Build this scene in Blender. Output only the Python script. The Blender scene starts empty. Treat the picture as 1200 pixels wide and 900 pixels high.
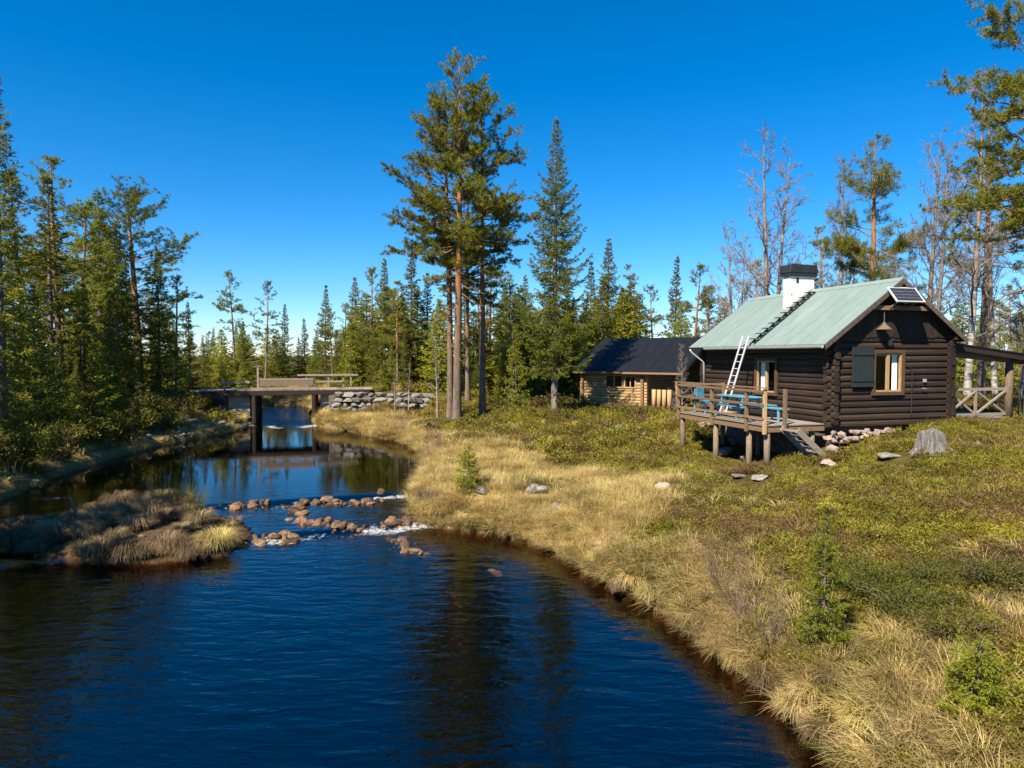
import bpy, bmesh, math, random
import numpy as np
from mathutils import Vector, Matrix
R = math.radians
sc = bpy.context.scene
C = sc.collection

# ------------------------------------------------------------------ camera
CAM_H, FPX, HOR = 5.0, 800.0, 418.0
PITCH = math.atan((450 - HOR) / FPX)
cd = bpy.data.cameras.new('camera'); cam = bpy.data.objects.new('camera', cd); C.objects.link(cam)
cd.sensor_width = 36.0; cd.lens = 24.0; cd.clip_start = 0.1; cd.clip_end = 3000
cam.location = (0, 0, CAM_H); cam.rotation_euler = (R(90) - PITCH, 0, 0)
sc.camera = cam

# ------------------------------------------------------------------ sky and sun
SUN_FROM = Vector((-0.60, -0.80, 0)); SUN_EL = R(47)
w = bpy.data.worlds.new('World'); sc.world = w; w.use_nodes = True
nt = w.node_tree; bgn = nt.nodes['Background']
sky = nt.nodes.new('ShaderNodeTexSky'); sky.sky_type = 'NISHITA'; sky.sun_disc = False
sky.sun_elevation = SUN_EL; sky.sun_rotation = math.atan2(SUN_FROM.x, SUN_FROM.y)
sky.altitude = 800; sky.air_density = 1.0; sky.dust_density = 0.0; sky.ozone_density = 8.0
hsv = nt.nodes.new('ShaderNodeHueSaturation'); hsv.inputs['Saturation'].default_value = 1.29
hsv.inputs['Hue'].default_value = 0.498
nt.links.new(sky.outputs[0], hsv.inputs['Color']); nt.links.new(hsv.outputs[0], bgn.inputs[0])
bgn.inputs[1].default_value = 0.080
sd_ = bpy.data.lights.new('sun', 'SUN'); sun = bpy.data.objects.new('sun', sd_); C.objects.link(sun)
sd_.energy = 5.0; sd_.angle = R(0.53); sd_.color = (1.0, 0.89, 0.72)
sdir = Vector((SUN_FROM.x * math.cos(SUN_EL), SUN_FROM.y * math.cos(SUN_EL), math.sin(SUN_EL)))
sun.rotation_euler = sdir.to_track_quat('Z', 'Y').to_euler(); sun.location = (-30, -40, 50)
vs = sc.view_settings; vs.view_transform = 'Standard'; vs.look = 'None'; vs.gamma = 1; vs.exposure = 1.16
vs.use_curve_mapping = False
sc.cycles.use_denoising = True
sc.cycles.max_bounces = 8; sc.cycles.transparent_max_bounces = 12
sc.cycles.caustics_reflective = False; sc.cycles.caustics_refractive = False

# ------------------------------------------------------------------ pixels to rays
CP, SP = math.cos(PITCH), math.sin(PITCH)
def ray(px, py):
    u = (px - 600) / FPX; v = (450 - py) / FPX
    return np.array([u, CP + v * SP, -SP + v * CP])
def at_z(px, py, z):
    r = ray(px, py); t = (z - CAM_H) / r[2]
    return (r[0] * t, r[1] * t, z)
def at_d(px, py, d):
    r = ray(px, py); t = d / r[1]
    return (r[0] * t, d, CAM_H + r[2] * t)

def at_g(px, py):
    """first meeting of a pixel ray with the terrain"""
    r = ray(px, py); y = np.concatenate([np.arange(3, 60, .05), np.arange(60, 140, .5)]); t = y / r[1]
    X, Z = r[0] * t, CAM_H + r[2] * t; h = ground(X, y) - Z; k = int(np.argmax(h > 0)) if (h > 0).any() else len(y) - 1
    return (float(X[k]), float(y[k]), float(ground(X[k], y[k])[0]))

# ------------------------------------------------------------------ object helpers
def props(o, label=None, cat=None, group=None, kind=None):
    if label: o['label'] = label
    if cat: o['category'] = cat
    if group: o['group'] = group
    if kind: o['kind'] = kind
    return o
def link(name, data, parent=None, loc=None, rot=None, scale=None):
    o = bpy.data.objects.new(name, data); C.objects.link(o)
    if parent is not None: o.parent = parent
    if loc is not None: o.location = loc
    if rot is not None: o.rotation_euler = rot
    if scale is not None: o.scale = scale
    return o
def thing(name, label, cat, loc=(0, 0, 0), rz=0.0, group=None, scale=None):
    o = link(name, None, None, loc, (0, 0, rz), scale); o.empty_display_size = 0.3
    return props(o, label, cat, group)
def npmesh(name, V, F, mat, smooth=False):
    """V (n,3), F (m,3 or 4) -> mesh"""
    V = np.asarray(V, dtype=np.float32); F = np.asarray(F, dtype=np.int32)
    me = bpy.data.meshes.new(name); k = F.shape[1]
    me.vertices.add(len(V)); me.vertices.foreach_set('co', V.ravel())
    me.loops.add(F.size); me.loops.foreach_set('vertex_index', F.ravel())
    me.polygons.add(len(F)); me.polygons.foreach_set('loop_start', np.arange(0, F.size, k, dtype=np.int32))
    if smooth: me.polygons.foreach_set('use_smooth', np.ones(len(F), dtype=bool))
    me.update(calc_edges=True); me.materials.append(mat)
    return me
class MB:
    """collects shapes of one part"""
    def __init__(s): s.v = []; s.f = []
    def add(s, V, F):
        b = len(s.v); s.v += [tuple(p) for p in V]; s.f += [tuple(i + b for i in f) for f in F]; return s
    def box(s, x0, x1, y0, y1, z0, z1):
        return s.add([(x0,y0,z0),(x1,y0,z0),(x1,y1,z0),(x0,y1,z0),(x0,y0,z1),(x1,y0,z1),(x1,y1,z1),(x0,y1,z1)],
                     [(0,3,2,1),(4,5,6,7),(0,1,5,4),(1,2,6,5),(2,3,7,6),(3,0,4,7)])
    def bar(s, a, b, wx, wz, up=(0, 0, 1)):
        a = Vector(a); b = Vector(b); d = (b - a).normalized(); up = Vector(up)
        if abs(d.dot(up)) > 0.98: up = Vector((0, 1, 0))
        sx = d.cross(up).normalized() * wx / 2; sz = sx.cross(d).normalized() * wz / 2
        V = [a - sx - sz, a + sx - sz, a + sx + sz, a - sx + sz, b - sx - sz, b + sx - sz, b + sx + sz, b - sx + sz]
        return s.add(V, [(0,1,2,3),(7,6,5,4),(0,4,5,1),(1,5,6,2),(2,6,7,3),(3,7,4,0)])
    def tube(s, pts, rad, n=8, cap=True):
        V, F = tube_arr(np.array(pts, float), np.full(len(pts), rad, float) if np.isscalar(rad) else np.array(rad, float), n)
        b = len(s.v); s.v += [tuple(p) for p in V]; s.f += [tuple(int(i) + b for i in f) for f in F]
        if cap:
            m = len(pts)
            s.f.append(tuple(b + i for i in reversed(range(n)))); s.f.append(tuple(b + (m - 1) * n + i for i in range(n)))
        return s
    def prism(s, poly, axis, a, b):
        """extrude 2D polygon along axis (0,1,2) from a to b"""
        def P(p, t):
            q = list(p); q.insert(axis, t); return tuple(q)
        n = len(poly); V = [P(p, a) for p in poly] + [P(p, b) for p in poly]
        F = [tuple(range(n)), tuple(reversed(range(n, 2 * n)))] + [(i, n + i, n + (i + 1) % n, (i + 1) % n) for i in range(n)]
        return s.add(V, F)
    def mesh(s, name, mat, bevel=0.0, smooth=False, seg=1):
        me = bpy.data.meshes.new(name); bm = bmesh.new()
        vs_ = [bm.verts.new(v) for v in s.v]
        for f in s.f:
            try: bm.faces.new([vs_[i] for i in f])
            except ValueError: pass
        bmesh.ops.recalc_face_normals(bm, faces=bm.faces[:])
        if bevel > 0:
            bmesh.ops.bevel(bm, geom=[e for e in bm.edges], offset=bevel, segments=seg, affect='EDGES', clamp_overlap=True)
        for f in bm.faces: f.smooth = smooth
        bm.to_mesh(me); bm.free(); me.materials.append(mat); return me
    def build(s, name, mat, parent=None, bevel=0.0, smooth=False, loc=None, rot=None):
        return link(name, s.mesh(name, mat, bevel, smooth), parent, loc, rot)

def tube_arr(P, rad, n=5):
    m = len(P); T = np.gradient(P, axis=0); T /= (np.linalg.norm(T, axis=1, keepdims=True) + 1e-9)
    ref = np.array([0.0, 0.0, 1.0]) if abs(T[0, 2]) < 0.9 else np.array([1.0, 0.0, 0.0])
    A = np.cross(T, ref); A /= (np.linalg.norm(A, axis=1, keepdims=True) + 1e-9); B = np.cross(T, A)
    an = np.arange(n) * 2 * math.pi / n
    V = P[:, None, :] + rad[:, None, None] * (np.cos(an)[None, :, None] * A[:, None, :] + np.sin(an)[None, :, None] * B[:, None, :])
    V = V.reshape(-1, 3)
    i = np.arange(m - 1)[:, None] * n; j = np.arange(n)[None, :]; k = (j + 1) % n
    F = np.stack([i + j, i + k, i + n + k, i + n + j], axis=-1).reshape(-1, 4)
    return V, F
class NB:
    """collects numpy quads"""
    def __init__(s): s.V = []; s.F = []; s.n = 0
    def add(s, V, F):
        s.V.append(V); s.F.append(F + s.n); s.n += len(V)
    def mesh(s, name, mat, smooth=False):
        return npmesh(name, np.concatenate(s.V), np.concatenate(s.F), mat, smooth)
def nrm(a): return a / (np.linalg.norm(a, axis=-1, keepdims=True) + 1e-9)
def diamonds(P, D, L, W, rng, mid=0.45):
    """needle / leaf blades: quads from P along D"""
    n = len(P); D = nrm(D); Sd = nrm(np.cross(D, rng.normal(size=(n, 3))))
    L = np.broadcast_to(np.asarray(L, float), (n,))[:, None]; W = np.broadcast_to(np.asarray(W, float), (n,))[:, None]
    V = np.stack([P, P + D * L * mid + Sd * W / 2, P + D * L, P + D * L * mid - Sd * W / 2], axis=1).reshape(-1, 3)
    F = np.arange(4 * n).reshape(n, 4)
    return V, F

# ------------------------------------------------------------------ materials
def newmat(name):
    m = bpy.data.materials.new(name); m.use_nodes = True
    t = m.node_tree; return m, t, t.nodes['Principled BSDF']
def N(t, typ, **kw):
    n = t.nodes.new(typ)
    for k, v in kw.items():
        if k in n.inputs: n.inputs[k].default_value = v
        else: setattr(n, k, v)
    return n
def ramp(t, fac, stops):
    r = t.nodes.new('ShaderNodeValToRGB'); e = r.color_ramp.elements
    while len(e) < len(stops): e.new(0.5)
    for q, (p, c) in zip(e, stops): q.position = p; q.color = (*c, 1)
    t.links.new(fac, r.inputs[0]); return r.outputs[0]
def coords(t, kind='Object', scale=(1, 1, 1)):
    mp = t.nodes.new('ShaderNodeMapping'); mp.inputs['Scale'].default_value = scale
    if kind == 'World':
        g = t.nodes.new('ShaderNodeNewGeometry'); t.links.new(g.outputs['Position'], mp.inputs[0])
    else:
        c = t.nodes.new('ShaderNodeTexCoord'); t.links.new(c.outputs[kind], mp.inputs[0])
    return mp.outputs[0]
def noise(t, vec, scale, detail=5, rough=0.6, dist=0.0):
    n = N(t, 'ShaderNodeTexNoise'); n.inputs['Scale'].default_value = scale; n.inputs['Detail'].default_value = detail
    n.inputs['Roughness'].default_value = rough; n.inputs['Distortion'].default_value = dist
    t.links.new(vec, n.inputs['Vector']); return n.outputs['Fac']
def bump(t, b, h, strength, dist=0.02):
    n = N(t, 'ShaderNodeBump'); n.inputs['Strength'].default_value = strength; n.inputs['Distance'].default_value = dist
    t.links.new(h, n.inputs['Height']); t.links.new(n.outputs[0], b.inputs['Normal'])
def rnd_value(t, col, lo, hi, hue=0.0):
    oi = t.nodes.new('ShaderNodeObjectInfo'); mr = N(t, 'ShaderNodeMapRange'); mr.inputs[3].default_value = lo; mr.inputs[4].default_value = hi
    t.links.new(oi.outputs['Random'], mr.inputs[0]); h = t.nodes.new('ShaderNodeHueSaturation')
    t.links.new(col, h.inputs['Color']); t.links.new(mr.outputs[0], h.inputs['Value'])
    if hue:
        wn = N(t, 'ShaderNodeTexWhiteNoise', noise_dimensions='1D'); t.links.new(oi.outputs['Random'], wn.inputs['W'])
        m2 = N(t, 'ShaderNodeMapRange'); m2.inputs[3].default_value = 0.5 - hue; m2.inputs[4].default_value = 0.5 + hue
        t.links.new(wn.outputs['Value'], m2.inputs[0]); t.links.new(m2.outputs[0], h.inputs['Hue'])
    return h.outputs[0]
def mixc(t, fac, a, b, mode='MIX'):
    m = N(t, 'ShaderNodeMix', data_type='RGBA', blend_type=mode)
    if isinstance(fac, (int, float)): m.inputs[0].default_value = fac
    else: t.links.new(fac, m.inputs[0])
    for i, c in ((6, a), (7, b)):
        if isinstance(c, tuple): m.inputs[i].default_value = (*c, 1)
        else: t.links.new(c, m.inputs[i])
    return m.outputs[2]
def surf(name, c1, c2, scale=4, stretch=(1, 1, 1), rough=0.8, bmp=0.3, var=(0.8, 1.2), detail=6, c3=None, spec=0.3, kind='Object', dist=0.02, metal=0.0):
    m, t, b = newmat(name); v = coords(t, kind, stretch); f = noise(t, v, scale, detail, 0.65)
    st = [(0.3, c1), (0.7, c2)] if c3 is None else [(0.28, c1), (0.52, c2), (0.75, c3)]
    c = ramp(t, f, st)
    if var: c = rnd_value(t, c, *var)
    t.links.new(c, b.inputs['Base Color']); b.inputs['Roughness'].default_value = rough
    b.inputs['Specular IOR Level'].default_value = spec; b.inputs['Metallic'].default_value = metal
    if bmp:
        f2 = noise(t, v, scale * 3, 4, 0.7); bump(t, b, f2, bmp, dist)
    return m
def foliage(name, c1, c2, var=(0.7, 1.25), hue=0.015, scale=0.9, trans=0.42, c3=None, rough=0.6, wscale=None, tmul=(1.25, 1.2, 0.5)):
    m, t, b = newmat(name); f = noise(t, coords(t, 'World'), scale, 4, 0.6)
    st = [(0.33, c1), (0.66, c2)] if c3 is None else [(0.3, c1), (0.5, c2), (0.68, c3)]
    c = rnd_value(t, ramp(t, f, st), var[0], var[1], hue)
    t.links.new(c, b.inputs['Base Color']); b.inputs['Roughness'].default_value = rough; b.inputs['Specular IOR Level'].default_value = 0.25
    tr = t.nodes.new('ShaderNodeBsdfTranslucent'); t.links.new(mixc(t, 1.0, c, tmul, 'MULTIPLY'), tr.inputs[0])
    mx = t.nodes.new('ShaderNodeMixShader'); mx.inputs[0].default_value = trans
    t.links.new(b.outputs[0], mx.inputs[1]); t.links.new(tr.outputs[0], mx.inputs[2])
    t.links.new(mx.outputs[0], t.nodes['Material Output'].inputs['Surface']); return m

M = {}
M['pine_needle'] = foliage('pine_needle', (0.112, 0.142, 0.020), (0.225, 0.240, 0.030))
M['spruce_needle'] = foliage('spruce_needle', (0.098, 0.118, 0.013), (0.220, 0.212, 0.022), scale=1.1)
M['young_needle'] = foliage('young_needle', (0.165, 0.195, 0.018), (0.290, 0.290, 0.028), scale=1.4)
M['bush_leaf'] = foliage('bush_leaf', (0.085, 0.100, 0.016), (0.165, 0.150, 0.024), scale=1.0)
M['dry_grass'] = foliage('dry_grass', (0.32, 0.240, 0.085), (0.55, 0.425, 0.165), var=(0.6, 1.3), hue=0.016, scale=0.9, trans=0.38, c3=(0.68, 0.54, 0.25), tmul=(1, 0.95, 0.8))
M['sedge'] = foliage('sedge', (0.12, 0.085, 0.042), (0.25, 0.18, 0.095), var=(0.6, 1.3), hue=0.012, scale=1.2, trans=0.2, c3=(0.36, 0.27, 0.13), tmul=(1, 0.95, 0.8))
M['green_grass'] = foliage('green_grass', (0.105, 0.120, 0.018), (0.18, 0.165, 0.036), var=(0.7, 1.2), scale=0.8)
M['heather'] = foliage('heather', (0.150, 0.098, 0.030), (0.160, 0.140, 0.018), var=(0.5, 1.4), hue=0.022, scale=0.6, trans=0.25, c3=(0.265, 0.232, 0.022))
M['heather_brown'] = foliage('heather_brown', (0.130, 0.080, 0.034), (0.200, 0.125, 0.046), var=(0.6, 1.2), hue=0.01, scale=0.6, trans=0.15)
M['twig'] = surf('twig', (0.10, 0.07, 0.055), (0.20, 0.15, 0.12), 6, bmp=0, var=(0.8, 1.2))
M['grey_twig'] = surf('grey_twig', (0.20, 0.17, 0.14), (0.36, 0.32, 0.28), 6, bmp=0, var=(0.8, 1.2))

def bark_pine():
    m, t, b = newmat('pine_bark'); v = coords(t, 'Object', (1, 1, 0.25)); f = noise(t, v, 7, 6, 0.7)
    grey = ramp(t, f, [(0.3, (0.075, 0.055, 0.042)), (0.7, (0.25, 0.19, 0.145))])
    orange = ramp(t, f, [(0.3, (0.17, 0.075, 0.030)), (0.7, (0.40, 0.20, 0.085))])
    tc = t.nodes.new('ShaderNodeTexCoord'); sx = t.nodes.new('ShaderNodeSeparateXYZ'); t.links.new(tc.outputs['Object'], sx.inputs[0])
    mr = N(t, 'ShaderNodeMapRange'); mr.inputs[1].default_value = 3.5; mr.inputs[2].default_value = 10.0
    t.links.new(sx.outputs[2], mr.inputs[0]); c = mixc(t, mr.outputs[0], grey, orange)
    t.links.new(rnd_value(t, c, 0.8, 1.15), b.inputs['Base Color']); b.inputs['Roughness'].default_value = 0.9; b.inputs['Specular IOR Level'].default_value = 0.1
    bump(t, b, f, 0.8, 0.04); return m
M['pine_bark'] = bark_pine()
M['spruce_bark'] = surf('spruce_bark', (0.085, 0.065, 0.05), (0.24, 0.20, 0.165), 8, (1, 1, 0.4), 0.9, 0.7, dist=0.03)
def bark_birch():
    m, t, b = newmat('birch_bark'); f = noise(t, coords(t, 'Object', (1, 1, 3.0)), 2.6, 6, 0.7)
    c = ramp(t, f, [(0.36, (0.05, 0.04, 0.035)), (0.50, (0.30, 0.265, 0.23)), (0.68, (0.58, 0.54, 0.49))])
    up_ = ramp(t, f, [(0.3, (0.09, 0.065, 0.05)), (0.7, (0.27, 0.215, 0.17))])
    tc = t.nodes.new('ShaderNodeTexCoord'); sx = t.nodes.new('ShaderNodeSeparateXYZ'); t.links.new(tc.outputs['Object'], sx.inputs[0])
    mr = N(t, 'ShaderNodeMapRange'); mr.inputs[1].default_value = 2.6; mr.inputs[2].default_value = 5.0; t.links.new(sx.outputs[2], mr.inputs[0]); c = mixc(t, mr.outputs[0], c, up_)
    t.links.new(rnd_value(t, c, 0.8, 1.1), b.inputs['Base Color']); b.inputs['Roughness'].default_value = 0.7; bump(t, b, f, 0.3); return m
M['birch_bark'] = bark_birch()
M['birch_twig'] = surf('birch_twig', (0.15, 0.12, 0.105), (0.27, 0.23, 0.205), 3, bmp=0, var=(0.85, 1.2))
M['dark_log'] = surf('dark_log', (0.010, 0.0065, 0.0045), (0.026, 0.016, 0.010), 5, (0.5, 5, 7), 0.8, 0.6, (0.6, 1.5), c3=(0.095, 0.060, 0.038), dist=0.015)
M['log_end'] = surf('log_end', (0.045, 0.026, 0.015), (0.16, 0.10, 0.058), 9, (1, 1, 1), 0.85, 0.5, (0.7, 1.3))
M['dark_board'] = surf('dark_board', (0.012, 0.008, 0.006), (0.040, 0.025, 0.017), 6, (5, 5, 0.6), 0.8, 0.5, (0.7, 1.3))
M['grey_wood'] = surf('grey_wood', (0.15, 0.12, 0.095), (0.36, 0.30, 0.24), 7, (0.6, 5, 5), 0.85, 0.5, (0.8, 1.2))
M['post_wood'] = surf('post_wood', (0.09, 0.065, 0.045), (0.26, 0.19, 0.13), 7, (5, 5, 0.7), 0.85, 0.6, (0.8, 1.2))
M['warm_wood'] = surf('warm_wood', (0.11, 0.068, 0.038), (0.25, 0.165, 0.095), 6, (1.2, 6, 6), 0.75, 0.4, (0.8, 1.2))
M['frame_wood'] = surf('frame_wood', (0.055, 0.030, 0.015), (0.12, 0.068, 0.034), 6, (1.2, 6, 6), 0.75, 0.4, (0.85, 1.15))
M['tan_wood'] = surf('tan_wood', (0.27, 0.17, 0.075), (0.47, 0.32, 0.16), 6, (5, 5, 0.7), 0.7, 0.3, (0.85, 1.15))
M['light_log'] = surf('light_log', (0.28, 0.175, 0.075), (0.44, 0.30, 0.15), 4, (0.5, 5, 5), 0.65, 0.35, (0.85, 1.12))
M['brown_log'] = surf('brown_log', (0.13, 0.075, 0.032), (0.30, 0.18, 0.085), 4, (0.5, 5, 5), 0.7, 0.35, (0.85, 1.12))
M['green_metal'] = surf('green_metal', (0.165, 0.222, 0.202), (0.205, 0.266, 0.242), 1.3, (0.35, 2.2, 2.2), 0.5, 0.05, (0.95, 1.05), spec=0.5)
M['black_metal'] = surf('black_metal', (0.012, 0.013, 0.015), (0.03, 0.032, 0.036), 3, (1, 1, 1), 0.45, 0.1, (0.9, 1.1), spec=0.5)
M['black_roof'] = surf('black_roof', (0.004, 0.005, 0.007), (0.010, 0.012, 0.015), 2.5, (1, 4, 4), 0.55, 0.15, (0.95, 1.05), spec=0.25)
M['zinc'] = surf('zinc', (0.36, 0.37, 0.38), (0.5, 0.5, 0.5), 5, rough=0.4, bmp=0, var=None, spec=0.5, metal=0.4)
M['aluminium'] = surf('aluminium', (0.62, 0.63, 0.64), (0.75, 0.75, 0.75), 5, rough=0.35, bmp=0, var=None, spec=0.5, metal=0.35)
M['blue_paint'] = surf('blue_paint', (0.055, 0.20, 0.30), (0.13, 0.36, 0.47), 7, rough=0.6, bmp=0.3, var=(0.75, 1.2))
M['white_paint'] = surf('white_paint', (0.62, 0.60, 0.56), (0.78, 0.76, 0.72), 4, rough=0.6, bmp=0.1, var=None)
M['curtain'] = surf('curtain', (0.74, 0.74, 0.72), (0.82, 0.82, 0.80), 3, rough=0.9, bmp=0, var=None)
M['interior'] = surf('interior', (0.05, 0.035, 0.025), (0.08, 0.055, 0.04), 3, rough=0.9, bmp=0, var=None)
M['shutter_paint'] = surf('shutter_paint', (0.012, 0.018, 0.018), (0.026, 0.035, 0.034), 4, (6, 6, 1), 0.65, 0.2, None)
M['granite'] = surf('granite', (0.085, 0.078, 0.070), (0.20, 0.185, 0.165), 6, rough=0.85, bmp=0.7, var=(0.6, 1.25), c3=(0.38, 0.355, 0.325), dist=0.03)
M['pink_stone'] = surf('pink_stone', (0.19, 0.13, 0.10), (0.40, 0.32, 0.275), 5, rough=0.85, bmp=0.6, var=(0.75, 1.15), dist=0.03)
M['river_stone'] = surf('river_stone', (0.050, 0.030, 0.018), (0.15, 0.090, 0.050), 5, rough=0.7, bmp=0.8, var=(0.35, 1.45), c3=(0.34, 0.205, 0.115), dist=0.03)
M['dark_stone'] = surf('dark_stone', (0.035, 0.03, 0.026), (0.15, 0.13, 0.11), 5, rough=0.8, bmp=0.6, var=(0.7, 1.2), dist=0.03)
M['stump'] = surf('stump', (0.045, 0.036, 0.030), (0.40, 0.36, 0.33), 7, (3.2, 3.2, 0.35), 0.9, 1.0, None, dist=0.06)
M['barge'] = surf('barge', (0.045, 0.032, 0.024), (0.13, 0.10, 0.075), 6, (2, 2, 2), 0.8, 0.4, (0.8, 1.2))
M['concrete'] = surf('concrete', (0.20, 0.19, 0.175), (0.38, 0.36, 0.33), 2.5, rough=0.9, bmp=0.4, var=None)
def brick_mat():
    m, t, b = newmat('whitewashed_brick'); tc = coords(t, 'Object')
    br = N(t, 'ShaderNodeTexBrick'); br.inputs['Scale'].default_value = 4.0; br.inputs['Mortar Size'].default_value = 0.03
    mp = N(t, 'ShaderNodeMapping'); mp.inputs['Rotation'].default_value = (R(90), 0, 0); t.links.new(tc, mp.inputs[0]); t.links.new(mp.outputs[0], br.inputs[0])
    f = noise(t, tc, 5.5, 6, 0.75)
    wash = ramp(t, noise(t, tc, 9, 4), [(0.3, (0.60, 0.58, 0.53)), (0.7, (0.78, 0.77, 0.73))])
    worn = ramp(t, f, [(0.36, (1, 1, 1)), (0.41, (0, 0, 0))])
    c = mixc(t, worn, wash, (0.30, 0.13, 0.075)); t.links.new(c, b.inputs['Base Color']); b.inputs['Roughness'].default_value = 0.9
    bump(t, b, br.outputs['Fac'], -0.4, 0.01); return m
M['brick'] = brick_mat()
def front_only(t, f):
    g = t.nodes.new('ShaderNodeNewGeometry'); s = N(t, 'ShaderNodeMath', operation='SUBTRACT'); s.inputs[0].default_value = 1.0; t.links.new(g.outputs['Backfacing'], s.inputs[1])
    m = N(t, 'ShaderNodeMath', operation='MULTIPLY'); t.links.new(f, m.inputs[0]); t.links.new(s.outputs[0], m.inputs[1]); return m.outputs[0]
def glass_mat():
    m, t, b = newmat('window_glass'); tr = t.nodes.new('ShaderNodeBsdfTransparent'); gl = N(t, 'ShaderNodeBsdfGlossy'); gl.inputs['Roughness'].default_value = 0.03
    fr = N(t, 'ShaderNodeFresnel'); fr.inputs['IOR'].default_value = 1.5
    mx = t.nodes.new('ShaderNodeMixShader'); t.links.new(front_only(t, fr.outputs[0]), mx.inputs[0]); t.links.new(tr.outputs[0], mx.inputs[1]); t.links.new(gl.outputs[0], mx.inputs[2])
    t.links.new(mx.outputs[0], t.nodes['Material Output'].inputs['Surface']); return m
M['glass'] = glass_mat()
def solar_mat():
    m, t, b = newmat('solar_cell'); b.inputs['Base Color'].default_value = (0.006, 0.008, 0.020, 1); b.inputs['Roughness'].default_value = 0.3; b.inputs['Specular IOR Level'].default_value = 0.2; return m
M['solar'] = solar_mat()
M['solar_back'] = surf('solar_back', (0.22, 0.24, 0.28), (0.28, 0.30, 0.34), 4, bmp=0, var=None)

# ------------------------------------------------------------------ river plan and terrain
def S01(a): a = np.clip(a, 0, 1); return a * a * (3 - 2 * a)
YL = lambda x: 19.3 + 0.42 * np.clip(x + 4.5, -8, 5)       # lower weir row
YU = lambda x: 22.9 + 0.36 * np.clip(x + 6.5, -8, 6)       # upper weir row
def water_z(x, y):
    return 0.10 * S01((y - YL(x)) / 0.7 + 0.5) + 0.10 * S01((y - YU(x)) / 0.7 + 0.5) + 0.10 * S01((y - 46.2) / 0.8) + 0.50 * S01((y - 46.5) / 11)
def PX(lst): return [at_z(a, b, z)[:2] for a, b, z in lst]
right_edge = [(2.6, -14), (3.0, 0), (3.2, 4)] + PX([(985, 905, 0), (940, 852, 0), (905, 818, 0), (862, 787, 0), (820, 757, 0), (775, 718, 0), (722, 692, 0), (690, 676, 0),
    (655, 650, 0), (612, 634, 0), (560, 624, 0), (510, 617, 0), (482, 611, .05), (487, 600, .1), (478, 588, .15), (488, 572, .2), (498, 558, .2), (499, 545, .2), (492, 530, .2), (470, 519, .2), (440, 512, .2),
    (405, 505, .2), (375, 501, .2), (366, 497, .25), (363, 490, .4), (361, 481, .68), (352, 476, .75)])
left_edge = PX([(310, 476, .75), (300, 482, .66), (297, 492, .38), (290, 502, .2), (262, 509, .2), (230, 514, .2), (190, 522, .2), (140, 535, .2), (100, 548, .2), (60, 562, .2), (20, 580, .2), (-20, 596, .2)])
left_edge += [(-17.2, 19), (-15.6, 14), (-14.2, 8), (-13.5, -14)]
water_poly = np.array(right_edge + left_edge)
island_poly = np.array(PX([(-60, 646, 0), (0, 652, 0), (60, 658, 0), (120, 662, 0), (180, 660, 0), (222, 656, 0), (262, 652, 0), (292, 640, 0), (302, 628, .05), (285, 610, .1), (243, 600, .15), (205, 592, .2), (150, 592, .2), (100, 602, .15), (50, 614, .1), (0, 626, .1), (-60, 630, .1)]))
def sdist(x, y, poly):
    x = np.asarray(x, float); y = np.asarray(y, float)
    d = np.full(x.shape, 1e9); inside = np.zeros(x.shape, bool); n = len(poly)
    for i in range(n):
        ax, ay = poly[i]; bx, by = poly[(i + 1) % n]; ex, ey = bx - ax, by - ay
        t = np.clip(((x - ax) * ex + (y - ay) * ey) / (ex * ex + ey * ey + 1e-12), 0, 1)
        d = np.minimum(d, np.hypot(x - ax - t * ex, y - ay - t * ey))
        cr = ((ay > y) != (by > y)) & (x < (bx - ax) * (y - ay) / (by - ay + 1e-12) + ax)
        inside ^= cr
    return np.where(inside, -d, d)
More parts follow.
